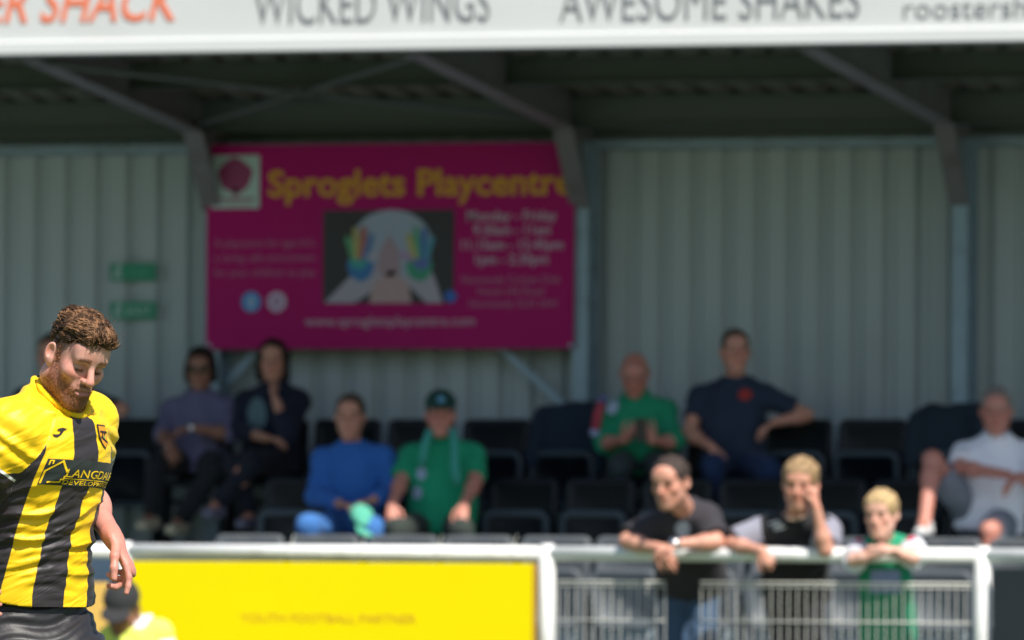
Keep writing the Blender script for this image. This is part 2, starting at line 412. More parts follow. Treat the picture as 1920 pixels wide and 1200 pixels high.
for s, x0, x1, y in (('Normandy Cricket Club',866,1050,531),('Hunts Hill Road',896,1020,553),('Normandy GU3 2AH',880,1044,576)):
    flat_text('lettering', s, x0, x1, y, 15, Yp, 'bn_pale', ban, .005)
flat_text('lettering', 'www.sprogletsplaycentre.com', 572, 890, 611, 19, Yp, 'bn_white', ban)
ic = disc(471, 566, 18, 18, Yp).build('icon', bmat((.05,.28,.62)), ban)
quadpx(469, 556, 474, 579, Yp-.001, .001).build('icon_mark', bmat((.6,.65,.7)), ic); quadpx(464, 563, 479, 567, Yp-.001, .001).build('icon_mark', bmat((.6,.65,.7)), ic)
ic = disc(519, 566, 18, 18, Yp, 4*5).build('icon', bmat((.55,.42,.55)), ban)
disc(519, 566, 9, 9, Yp-.001).build('icon_mark', bmat((.30,.10,.35)), ic); disc(519, 566, 5, 5, Yp-.0022).build('icon_mark', bmat((.6,.5,.45)), ic)
for s in ((392,272),(1070,272),(392,648),(1070,648)):
    disc(*s, 4, 4, Yp).build('eyelet', MT['steel'], ban)

# ---- two green signs on the wall
YS = -.042
for (y0, y1, lab, tx) in ((494, 527, 'upper green escape sign with white running figure on the grey wall', None), (566, 599, 'lower green escape sign with white figure and letters on the grey wall', 'EXIT')):
    g = empty('safety_sign', W(250, y1, YS), lab, 'sign')
    quadpx(207, y0, 293, y1, YS, .004).build('plate', MT['green_sign'], g)
    c = (y0+y1)/2; Ys = YS-.0045
    pg = MB()
    for q in ([(212,c+12),(216,c-2),(222,c-2),(220,c+12)], [(216,c),(218,c-9),(227,c-9),(226,c+1)], [(222,c+2),(230,c+6),(229,c+12),(224,c+9)]):
        pg.prism([W(x, y, Ys) for (x, y) in q[::-1]], (0,0,0), (0,-.001,0))
    hd = disc(224, c-12, 3.4, 3.4, Ys, 12); pg.add(hd.v, hd.f)
    pg.build('pictogram', MT['sign_white'], g)
    if tx: flat_text('lettering', tx, 238, 284, c+9, 18, Ys, 'sign_white', g)
    else:
        a = MB(); a.prism([W(x, y, Ys) for (x, y) in ((240,c+3),(262,c+3),(262,c-3),(240,c-3))], (0,0,0), (0,-.001,0)); a.prism([W(x, y, Ys) for (x, y) in ((262,c+9),(280,c),(262,c-9))], (0,0,0), (0,-.001,0))
        a.build('arrow', mat('sign_pale_green', (.06,.34,.2), .5), g)

# ---------------------------------------------------------------- seats
def rr(w, h, r, n=5):
    P = []
    for (cx, cz, a0) in ((w/2-r, h/2-r, 0), (-w/2+r, h/2-r, 90), (-w/2+r, -h/2+r, 180), (w/2-r, -h/2+r, 270)):
        for i in range(n+1):
            t = R(a0+90*i/n); P.append((cx+r*math.cos(t), cz+r*math.sin(t)))
    return P
def dish(name, w, h, r, border, t, rec, place):
    """rounded plate with a raised rounded border and a recessed middle; place(x, d, z) -> local point"""
    rings = [(rr(w,h,r), 0), (rr(w,h,r), -t+.008), (rr(w-.012,h-.012,r-.006), -t), (rr(w-2*border,h-2*border,max(r-border,.01)), -t), (rr(w-2*border-.02,h-2*border-.02,max(r-border-.01,.006)), -t+rec)]
    v = []; f = []; n = len(rings[0][0])
    for (P, d) in rings: v += [place(x, d, z) for (x, z) in P]
    for k in range(len(rings)-1):
        for i in range(n):
            j = (i+1) % n; f.append((k*n+i, k*n+j, (k+1)*n+j, (k+1)*n+i))
    f.append(tuple(range(n))[::-1]); f.append(tuple(range((len(rings)-1)*n, len(rings)*n)))
    me = bpy.data.meshes.new(name); me.from_pydata([tuple(map(float,q)) for q in v], [], f); me.update(); me.materials.append(MT['seat']); me.materials.append(MT['seat_edge'])
    me.polygons.foreach_set('material_index', [1 if n <= i < 3*n and border > .038 else 0 for i in range(len(f))])
    me.polygons.foreach_set('use_smooth', [True]*len(me.polygons)); 
    return me
def back_place(x, d, z): return (x, d+.02+.10*z+ .9*x*x*0 - .25*x*x, .635+z)
me_back = dish('backrest', .445, .37, .05, .035, .03, .006, back_place)
me_up = dish('seat_pan', .435, .36, .075, .04, .045, .028, lambda x,d,z: (x, -.085+d-.10*z, .445+z))
me_down = dish('seat_pan', .435, .38, .075, .03, .04, .012, lambda x,d,z: (x, -.23-z, .435-d-.04))
sb = MB().box(-.225, -.20, -.10, .02, .0, .44, .004); me_leg = bpy.data.meshes.new('bracket'); me_leg.from_pydata(sb.v, [], sb.f); me_leg.materials.append(MT['seat'])
sb = MB().tube([(-.2,-.06,.30),(.2,-.06,.30)], .016, 8); me_bar = bpy.data.meshes.new('pivot_bar'); me_bar.from_pydata(sb.v, [], sb.f); me_bar.materials.append(MT['seat'])
ROWN = ['front', 'middle', 'back']
GAPS = [(1101, 1066), (1043, 952), (990, 847)]
SEATX = []
BRIGHTENED = {}
def brightened(me):  # copy of a seat mesh in the colours with sunlight painted in
    if me.name not in BRIGHTENED:
        c = me.copy(); c.materials.clear(); c.materials.append(MT['seat_sunlit']); c.materials.append(MT['sunlit_edge']); BRIGHTENED[me.name] = c
    return BRIGHTENED[me.name]
def seat(row, k, down=False, label=None):
    x = SEATX[row] + .49*k; jitter = random.uniform(-.012, .012)
    o = empty('tip_up_seat', (x+jitter*.4, ROWY[row]+jitter, TRZ[row]+.001), label or f'empty black plastic tip-up seat in the {ROWN[row]} row of the stand', 'seat', f'tip-up seats in the {ROWN[row]} row')
    for nm, me, dx in (('backrest', me_back, 0), ('seat_pan', me_down if down else me_up, 0), ('bracket', me_leg, 0), ('bracket', me_leg, .425), ('pivot_bar', me_bar, 0)):
        c = bpy.data.objects.new(nm, brightened(me) if row == 0 else me); COL.objects.link(c); c.parent = o; c.location = (dx, 0, 0)
    o.rotation_euler = (random.uniform(-.012,.012), 0, random.uniform(-.015,.015))
    return o
for r_ in range(3): SEATX.append(W(*GAPS[r_], ROWY[r_]-.1)[0]+.245)
OCC = {2: {-7: 'person in black behind the footballer', -5: 'woman in the lilac top', -4: 'woman in the navy jacket', 1: 'bald man in the green top', 2: 'man in the navy T-shirt'},
       1: {-3: 'man in the blue jumper', -2: 'man in the green shirt and cap', 5: 'man in the white shirt'}, 0: {}}
LAB = {(2,-6): 'empty black tip-up seat between the person in black and the woman in lilac', (2,-3): 'empty black tip-up seat beside the woman in the navy jacket',
 (2,-2): 'empty black tip-up seat behind the man in the green shirt and cap', (2,-1): 'empty black tip-up seat between the capped man and the draped coat',
 (2,0): 'black tip-up seat covered by a navy coat beside the bald man', (2,3): 'empty black tip-up seat carrying the forearm of the man in navy',
 (2,4): 'empty black tip-up seat beside the coat behind the man in white', (2,5): 'black tip-up seat covered by a dark coat behind the man in white',
 (1,-4): 'empty black tip-up seat at the aisle end of the middle row', (1,-1): 'empty black tip-up seat beside the man in the green shirt and cap', (1,4): 'empty black tip-up seat beside the raised leg of the man in white'}
for k in range(-5, 0): LAB[(0,k)] = 'black tip-up seat, coloured sunlit grey, in the front row behind the yellow board'
for k in range(0, 6): LAB[(0,k)] = 'black tip-up seat, coloured sunlit grey, in the front row behind the wire mesh'
for k in (6, 7): LAB[(0,k)] = 'black tip-up seat, coloured sunlit grey, in the front row behind the black board'
for row, rng in ((2, range(-8, 8)), (1, range(-4, 8)), (0, range(-5, 8))):
    for k in rng:
        if row == 2 and k == -8: continue
        w = OCC[row].get(k)
        seat(row, k, bool(w), f'black plastic seat folded down under the {w}' if w else LAB.get((row, k)))

# ---------------------------------------------------------------- perimeter rail, boards, mesh fence
RZT = W(600, 1035, YR)[2]
rail = empty('perimeter_rail', (0, YR, 0), 'white tubular steel rail on round posts around the pitch', 'railing')
xp = [W(p, 1040, YR)[0] for p in (1026, 1843)]; BP = xp[1]-xp[0]
posts = [xp[0]+BP*k for k in (-4,-3,-2,-1,0,1,2,3,4)]
for i in range(len(posts)-1):
    MB().tube([(posts[i]+.002, YR, RZT), (posts[i+1]-.002, YR, RZT)], .040, 16).build('rail', MT['white'], rail, True)
for x in posts:
    MB().tube([(x, YR, 0), (x, YR, RZT+.035), (x, YR, RZT+.05)], [.046,.046,.030], 16).build('post', MT['white'], rail, True)
def board(name, px0, px1, ytop, m, label, Y=YR-.055, th=.012, zb=.06):
    a, b = W(px0, ytop, Y), W(px1, ytop, Y)
    e = empty(name, (0.5*(a[0]+b[0]), Y, 0), label, 'board')
    MB().box(a[0], b[0], Y-th, Y, zb, a[2]-.0, .002).build('panel', MT[m], e)
    return e, a, b
yb, a, b = board('advertising_board', 247, 1004, 1052, 'yellow', 'bright yellow advertising board tied below the white rail')
flat_text('lettering', 'YOUTH FOOTBALL PARTNER', 452, 780, 1166, 17, YR-.0675, 'yprint', yb, .0)
MB().box(b[0]-.012, b[0]+.004, YR-.070, YR-.052, .06, b[2]-.01).build('edge_strip', MT['yprint'], yb)
for p in (548, 682, 825, 965):
    c = W(p, 1030, YR); t = MB()
    ring = [(c[0], YR+.043*math.cos(t_), RZT+.043*math.sin(t_)) for t_ in [2*math.pi*i/12 for i in range(13)]]
    t.tube(ring, .004, 5); t.tube([(c[0], YR-.01, RZT+.043), (c[0]+.008, YR-.015, RZT+.065), (c[0]+.020, YR-.02, RZT+.095)], .003, 5)
    t.build('cable_tie', MT['tie'], yb)
board('advertising_board', -120, 203, 1090, 'orange', 'pale orange board standing lower than the yellow one behind the footballer')
board('advertising_board', 1862, 2700, 1066, 'blackboard', 'black advertising board fixed under the rail beyond the second white post')
def mesh_fence(px0, px1, label):
    Y = YR+.0
    x0, x1 = W(px0, 1095, Y)[0], W(px1, 1095, Y)[0]; zt = W(1400, 1092, Y)[2]
    g = empty('mesh_fence', ((x0+x1)/2, Y, 0), label, 'fence', 'white wire mesh panels under the rail')
    for (dz, rad) in ((0, .0065), (-.022, .004), (-.205, .0045), (-.42,.0045), (-.64,.0045), (-.80,.0065)):
        MB().tube([(x0, Y, zt+dz), (x1, Y, zt+dz)], rad, 6).build('horizontal_wire', MT['wire'], g, True)
    n = int((x1-x0)/.0485)
    vm = MB().tube([(0,0,.03), (0,0,zt-.0)], .0027, 5); me = bpy.data.meshes.new('wire'); me.from_pydata(vm.v, [], vm.f); me.materials.append(MT['wire'])
    for i in range(n+1):
        o = bpy.data.objects.new('wire', me); COL.objects.link(o); o.parent = g
        o.location = (x0+(x1-x0)*i/n-(x0+x1)/2, .008, 0)
    return g
mesh_fence(1046, 1246, 'short white wire mesh panel beside the post at the end of the yellow board')
mesh_fence(1314, 1826, 'long white wire mesh panel in front of the two youngsters at the rail')

# ---------------------------------------------------------------- smooth solid modelling on a grid (bodies and clothes)
class Field:
    def __init__(s, lo, hi, h):
        s.lo = np.array(lo, np.float32); s.h = h
        s.n = np.ceil((np.array(hi)-np.array(lo))/h).astype(int)+2
        s.D = np.full(s.n, 9., np.float32)
    def sl(s, lo, hi):
        a = np.clip(np.floor((np.array(lo)-s.lo)/s.h).astype(int), 0, s.n); b = np.clip(np.ceil((np.array(hi)-s.lo)/s.h).astype(int)+1, 0, s.n)
        if (b <= a).any(): return None, None
        g = [s.lo[i]+s.h*np.arange(a[i], b[i], dtype=np.float32) for i in range(3)]
        return tuple(slice(a[i], b[i]) for i in range(3)), (g[0][:,None,None], g[1][None,:,None], g[2][None,None,:])
    def put(s, sl, d, k, op):
        A = s.D[sl]
        if op == 'sub': d = -d; A2 = -A; B = d
        if op == 'add':
            if k > 0:
                t = np.maximum(k-np.abs(A-d), 0)/k; s.D[sl] = np.minimum(A, d)-t*t*k*.25
            else: s.D[sl] = np.minimum(A, d)
        else:                                   # smooth subtraction
            if k > 0:
                t = np.maximum(k-np.abs(A-d), 0)/k; s.D[sl] = np.maximum(A, d)+t*t*k*.25
            else: s.D[sl] = np.maximum(A, d)
    def cap(s, a, b, ra, rb=None, k=.02, flat=None, op='add', clip=None):
        rb = ra if rb is None else rb; a = np.array(a, float); b = np.array(b, float); m = max(ra, rb)+k+2*s.h
        sl, g = s.sl(np.minimum(a,b)-m, np.maximum(a,b)+m)
        if sl is None: return s
        p = [g[i]-a[i] for i in range(3)]; ba = b-a
        if flat is not None:
            n, f = np.array(flat[0], float), flat[1]; q = (p[0]*n[0]+p[1]*n[1]+p[2]*n[2])*(1/f-1)
            p = [p[i]+n[i]*q for i in range(3)]; ba = ba+n*(ba@n)*(1/f-1)
        L = max(ba@ba, 1e-9); t = np.clip((p[0]*ba[0]+p[1]*ba[1]+p[2]*ba[2])/L, 0, 1)
        d = np.sqrt((p[0]-t*ba[0])**2+(p[1]-t*ba[1])**2+(p[2]-t*ba[2])**2)-(ra+(rb-ra)*t)
        if clip is not None:                    # list of (point, outward normal): cut flat
            for (c, n) in clip: d = np.maximum(d, (g[0]-c[0])*n[0]+(g[1]-c[1])*n[1]+(g[2]-c[2])*n[2])
        s.put(sl, d.astype(np.float32), k, op); return s
    def ell(s, c, rad, Rm=None, k=.02, op='add'):
        Rm = np.eye(3) if Rm is None else Rm; rad = np.array(rad, float); m = rad.max()+k+2*s.h; c = np.array(c, float)
        sl, g = s.sl(c-m, c+m)
        if sl is None: return s
        p = [g[i]-c[i] for i in range(3)]
        q = [(p[0]*Rm[0,j]+p[1]*Rm[1,j]+p[2]*Rm[2,j])/rad[j] for j in range(3)]
        k0 = np.sqrt(q[0]**2+q[1]**2+q[2]**2); k1 = np.sqrt((q[0]/rad[0])**2+(q[1]/rad[1])**2+(q[2]/rad[2])**2)
        d = k0*(k0-1)/np.maximum(k1, 1e-6)
        s.put(sl, d.astype(np.float32), k, op); return s
    def loft(s, lv, k=.03, ex=2.3, top=True):
        """lv: (centre, right, forward, half width, half depth); cross sections along the axis first -> last centre"""
        C = np.array([l[0] for l in lv], float); ax = C[-1]-C[0]; L = np.linalg.norm(ax); ax = ax/L
        tt = ((C-C[0])@ax)/L; m = max(max(l[3], l[4]) for l in lv)+k+2*s.h
        sl, g = s.sl(C.min(0)-m, C.max(0)+m)
        if sl is None: return s
        t = ((g[0]-C[0,0])*ax[0]+(g[1]-C[0,1])*ax[1]+(g[2]-C[0,2])*ax[2])/L
        def it(vals):                            # smooth (cosine-eased cubic) interpolation over levels
            vals = np.array(vals, float); xs = np.linspace(0, 1, 81); ys = np.interp(xs, tt, vals)
            ys = np.convolve(np.pad(ys, 6, mode='edge'), np.hanning(15)[1:-1]/np.hanning(15)[1:-1].sum(), 'valid'); 
            return np.interp(t, np.linspace(0,1,len(ys)), ys)
        c = [it(C[:,i]-C[0,i]-(tt*L)*ax[i])+C[0,i]+t*L*ax[i] for i in range(3)]
        p = [g[i]-c[i] for i in range(3)]
        def dot(j): return sum(p[i]*it([l[j][i] for l in lv]) for i in range(3))
        x = np.abs(dot(1)); y = np.abs(dot(2)); A = it([l[3] for l in lv]); B = it([l[4] for l in lv])
        d = (((x/A)**ex+(y/B)**ex+1e-9)**(1/ex)-1)*np.minimum(A, B)
        d = np.maximum(d, -t*L)
        if top: d = np.maximum(d, (t-1)*L)
        s.put(sl, d.astype(np.float32), k, 'add'); return s
    def cut(s, c, n, inside=None):
        g = [s.lo[i]+s.h*np.arange(s.n[i], dtype=np.float32) for i in range(3)]
        d = (g[0][:,None,None]-c[0])*n[0]+(g[1][None,:,None]-c[1])*n[1]+(g[2][None,None,:]-c[2])*n[2]
        s.D = np.maximum(s.D, d.astype(np.float32)); return s
    def mesh(s):
        D = s.D; D = np.clip(D, -.5, .5); S = D < 0; n = np.array(D.shape)
        c = np.zeros(n-1, np.int8)
        offs = [(i,j,k) for i in (0,1) for j in (0,1) for k in (0,1)]
        for (i,j,k) in offs: c += S[i:n[0]-1+i, j:n[1]-1+j, k:n[2]-1+k]
        act = (c > 0) & (c < 8); I = np.argwhere(act); idx = -np.ones(n-1, np.int64); idx[act] = np.arange(len(I))
        V = {o: D[I[:,0]+o[0], I[:,1]+o[1], I[:,2]+o[2]] for o in offs}
        P = np.zeros((len(I),3)); cnt = np.zeros(len(I))
        for a in offs:
            for ax in range(3):
                if a[ax]: continue
                b = list(a); b[ax] = 1; b = tuple(b); va, vb = V[a], V[b]; mk_ = (va < 0) != (vb < 0)
                t = np.where(mk_, va/np.where(mk_, va-vb, 1), 0)
                q = np.array(a, float)[None,:].repeat(len(I), 0); q[:,ax] += t
                P += q*mk_[:,None]; cnt += mk_
        P = P/np.maximum(cnt,1)[:,None]; P = (P+I)*s.h+s.lo
        F = []
        for ax in range(3):
            o = [(1,2),(2,0),(0,1)][ax]
            sl0 = [slice(None)]*3; sl1 = [slice(None)]*3; sl0[ax] = slice(0,-1); sl1[ax] = slice(1,None)
            df = S[tuple(sl0)].astype(np.int8)-S[tuple(sl1)]
            E = np.argwhere(df != 0); sg = df[E[:,0],E[:,1],E[:,2]]
            ok = (E[:,o[0]] > 0) & (E[:,o[1]] > 0) & (E[:,o[0]] < n[o[0]]-1) & (E[:,o[1]] < n[o[1]]-1); E = E[ok]; sg = sg[ok]
            def cell(d0, d1):
                q = E.copy(); q[:,o[0]] += d0; q[:,o[1]] += d1; return idx[q[:,0],q[:,1],q[:,2]]
            Q = np.stack([cell(-1,-1), cell(0,-1), cell(0,0), cell(-1,0)], 1)
            Q[sg < 0] = Q[sg < 0][:, ::-1]; F.append(Q)
        return P, np.concatenate(F)
def normals(V, F):
    a = V[F[:,2]]-V[F[:,0]]; b = V[F[:,3]]-V[F[:,1]]; fn = np.cross(a, b); N = np.zeros_like(V)
    for i in range(4): np.add.at(N, F[:,i], fn)
    return N/np.maximum(np.linalg.norm(N, axis=1), 1e-12)[:,None]
def relax(V, F, it=1, lam=.5):
    for _ in range(it):
        S_ = np.zeros_like(V); c = np.zeros(len(V))
        for i in range(4):
            j = (i+1) % 4; np.add.at(S_, F[:,i], V[F[:,j]]); np.add.at(S_, F[:,j], V[F[:,i]]); np.add.at(c, F[:,i], 1); np.add.at(c, F[:,j], 1)
        V = V+lam*(S_/np.maximum(c,1)[:,None]-V)
    return V
def fmesh(name, V, F, m, parent, col=None, attrs=None):
    me = bpy.data.meshes.new(name); me.vertices.add(len(V)); me.vertices.foreach_set('co', V.astype(np.float32).ravel())
    me.loops.add(F.size); me.loops.foreach_set('vertex_index', F.astype(np.int32).ravel())
    me.polygons.add(len(F)); me.polygons.foreach_set('loop_start', np.arange(0, F.size, F.shape[1], dtype=np.int32)); me.polygons.foreach_set('loop_total', np.full(len(F), F.shape[1], np.int32))
    me.update(calc_edges=True); me.validate()
    if col is not None:
        at = me.color_attributes.new('Col', 'FLOAT_COLOR', 'POINT'); c4 = np.ones((len(V),4), np.float32); c4[:,:3] = col; at.data.foreach_set('color', c4.ravel())
    for k_, a_ in (attrs or {}).items():
        at = me.attributes.new(k_, 'FLOAT', 'POINT'); at.data.foreach_set('value', a_.astype(np.float32))
    return link(name, me, m, parent, True)
def folds(P, amp, freq, seed, aniso=(1,1,1)):
    g = np.random.default_rng(seed); o = np.zeros(len(P)); Q = P*np.array(aniso)
    for i in range(5):
        k1 = g.normal(size=3); k1 *= freq*(1+.45*i)/np.linalg.norm(k1); k2 = g.normal(size=3)*freq*.5
        o += amp/(1+.5*i)*np.sin(Q@k1+g.uniform(0,6.3)+1.3*np.sin(Q@k2+g.uniform(0,6.3)))
    return o
def smooth01(x, a, b):
    t = np.clip((x-a)/(b-a), 0, 1); return t*t*(3-2*t)

# ---------------------------------------------------------------- heads and hands
def head_frame(yaw, pitch, roll):
    """columns: subject's right, forward, up. yaw 0 looks at the camera, + turns to the picture's right; pitch + looks down"""
    fw = math.cos(R(yaw))*dirc+math.sin(R(yaw))*rgt; up = np.array([0,0,1.]); rt = np.cross(fw, up)
    p = R(pitch); f2 = fw*math.cos(p)-up*math.sin(p); u2 = up*math.cos(p)+fw*math.sin(p)
    r = R(roll); r3 = rt*math.cos(r)+u2*math.sin(r); u3 = np.cross(r3, f2)
    return np.stack([r3, f2, u3], 1)
def head_prims(F, c, Rm, s=1.0, ears=True, mouth_open=0, wx=1.0, wy=1.0):
    L = lambda x, y, z: c+Rm@np.array([x*wx,y*wy,z])*s
    F.ell(L(0,-.018,.035), (.074*s*wx,.094*s*wy,.082*s), Rm, .01)
    F.ell(L(0,.028,-.03), (.060*s*wx,.060*s*wy,.086*s), Rm, .03*s)
    for q in (-1, 1):
        F.cap(L(q*.052,-.002,-.052), L(q*.020,.062,-.094), .019*s, .017*s, .03*s)
        F.ell(L(q*.043,.060,-.016), (.022*s,.020*s,.020*s), Rm, .025*s)
    F.ell(L(0,.072,-.100), (.024*s,.018*s,.017*s), Rm, .025*s)
    F.cap(L(-.036,.079,.026), L(.036,.079,.026), .0125*s, None, .020*s)
    F.ell(L(0,.066,.055), (.058*s*wx,.03*s,.04*s), Rm, .03*s)
    for q in (-1, 1): F.ell(L(q*.033,.096,.004), (.022*s,.0165*s,.0135*s), Rm, .014*s, 'sub')
    for q in (-1, 1): F.ell(L(q*.032,.071,.003), (.0145*s,.0135*s,.0125*s), Rm, .003*s)
    F.cap(L(0,.088,.018), L(0,.113,-.021), .0082*s, .0108*s, .010*s)
    F.ell(L(0,.1135,-.0245), (.0115*s,.0095*s,.0085*s), Rm, .006*s)
    for q in (-1, 1): F.ell(L(q*.0125,.100,-.0255), (.0078*s,.0095*s,.0072*s), Rm, .006*s)
    F.ell(L(0,.082,-.058), (.028*s,.014*s,.020*s), Rm, .02*s)
    F.cap(L(-.019,.0885,-.0535), L(.019,.0880,-.0535), .0044*s, None, .006*s); F.cap(L(-.015,.0885,-.0655), L(.015,.0880,-.0655), .0052*s, None, .006*s)
    F.cap(L(-.023,.0945,-.0592), L(.023,.0945,-.0592), (.0028+mouth_open*.004)*s, None, .003*s, op='sub')
    if ears:
        for q in (-1, 1):
            t = unit(Rm@np.array([q*.88,.47,0])); bl = np.stack([unit(np.cross(t, Rm[:,2])), t, Rm[:,2]], 1)
            F.ell(L(q*.082,-.020,-.002), (.0172*s,.0085*s,.0295*s), bl, .006*s); F.ell(L(q*.078,-.010,-.020), (.010*s,.008*s,.014*s), bl, .008*s)
            F.ell(L(q*.082,-.018,.004)+t*.0050*s, (.0098*s,.0078*s,.018*s), bl, .004*s, 'sub')
def head_colors(V, col, c, Rm, s, skin, beard=None, brow=None, lip=None, stub=None, beard_amt=1., lash=True, wx=1.0, wy=1.0):
    q = (V-c)@Rm/s; q[:,0] /= wx; q[:,1] /= wy; x, y, z = np.abs(q[:,0]), q[:,1], q[:,2]; near = np.linalg.norm(q, axis=1) < .17
    def mixc(m_, cc): col[:] = col*(1-m_[:,None])+np.array(cc)*m_[:,None]
    rosy = np.exp(-(((x-.045)/.025)**2+((z+.02)/.025)**2))*(y>.03)*near; mixc(.35*rosy, np.array(skin)*np.array([1.05,.68,.62]))
    ns = np.exp(-((x/.018)**2+((z+.02)/.02)**2))*(y>.09)*near; mixc(.35*ns, np.array(skin)*np.array([1.08,.7,.62]))
    if stub is not None:                         # cropped sides of the hair
        m_ = smooth01(z, -.012, .03)*smooth01(.046-y, 0, .03)*near*(x>.03)*smooth01(x+.0, .03, .05)*smooth01(.0795-x, 0, .003); mixc(.8*m_, stub)
    if beard is not None:
        edge = -.045+.018*smooth01(x, .035, .062)+.075*smooth01(x, .058, .074)*smooth01(.05-y, 0, .05)
        m_ = smooth01(edge-z, -.008, .012)*(y>-.03)*smooth01(y, -.035, -.012)*near*smooth01(z, -.17, -.14)*smooth01(.0785-x, 0, .003)
        must = np.exp(-((z+.043)/.007)**2)*smooth01(.034-x, 0, .012)*(y>.07)*near
        mixc(np.clip(beard_amt*np.maximum(m_*(.78+.22*smooth01(-z, .03, .085)), must), 0, 1), beard)
    l_ = np.exp(-((x/.021)**4+((z+.0595)/.0105)**4))*(y>.075)*near; mixc(.85*l_, lip if lip is not None else np.array(skin)*np.array([.85,.48,.46]))
    b_ = np.exp(-(((z-.0275-.004*np.sin(x*60))/.006)**4))*smooth01(x, .010, .018)*smooth01(.056-x, 0, .012)*(y>.05)*near
    mixc(.8*b_, brow if brow is not None else (.05,.03,.02))
    if lash:
        e_ = np.exp(-(((z+.003+.0)/.0045)**4+((x-.032)/.015)**4))*(y>.06)*near; mixc(.9*e_, (.02,.012,.01))
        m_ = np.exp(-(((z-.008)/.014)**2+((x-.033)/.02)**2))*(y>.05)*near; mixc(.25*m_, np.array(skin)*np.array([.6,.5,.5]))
    return col
def hand(F, wrist, tip, palm_n, thumb, curl=25, s=1.0, spread=.1, curls=None):
    """five fingers; tip: a point the fingers head for, palm_n: where the palm looks, thumb: +1/-1 side along d x n"""
    d = unit(np.array(tip)-np.array(wrist)); n = np.array(palm_n, float); n = unit(n-d*(n@d)); w = np.cross(d, n)*thumb
    Lp = .088*s; kn = np.array(wrist)+d*Lp
    F.cap(np.array(wrist)+d*.012*s, np.array(wrist)+d*.074*s, .030*s, .036*s, .02*s, flat=(n, .42))
    for i, (o, ln, rad) in enumerate(((.030,.072,.0086),(.0105,.080,.009),(-.0095,.074,.0086),(-.028,.058,.0076))):
        p = kn+w*o*s-d*.010*s*abs(i-1); dd = unit(d+w*(o*spread*10*.4)); cu = (curls[i] if curls else curl)
        for j, fr in enumerate((.45,.31,.24)):
            a = R(cu*(1.0,1.25,.8)[j]); nn = unit(n-dd*(n@dd)) if j == 0 else nn
            d2 = dd*math.cos(a)+nn*math.sin(a); nn = nn*math.cos(a)-dd*math.sin(a); dd = d2
            q = p+dd*ln*fr*s; F.cap(p, q, rad*s*(1.06-.1*j), rad*s*(.98-.1*j), .004*s); p = q
    p = np.array(wrist)+d*.022*s+w*.024*s
    for j, (ln, rad) in enumerate(((.042,.0125),(.032,.0102),(.026,.009))):
        dd = unit(d*(.62+.18*j)+w*(.62-.32*j)+n*(.28+.12*j)); q = p+dd*ln*s; F.cap(p, q, rad*s, rad*.92*s, .008*s); p = q

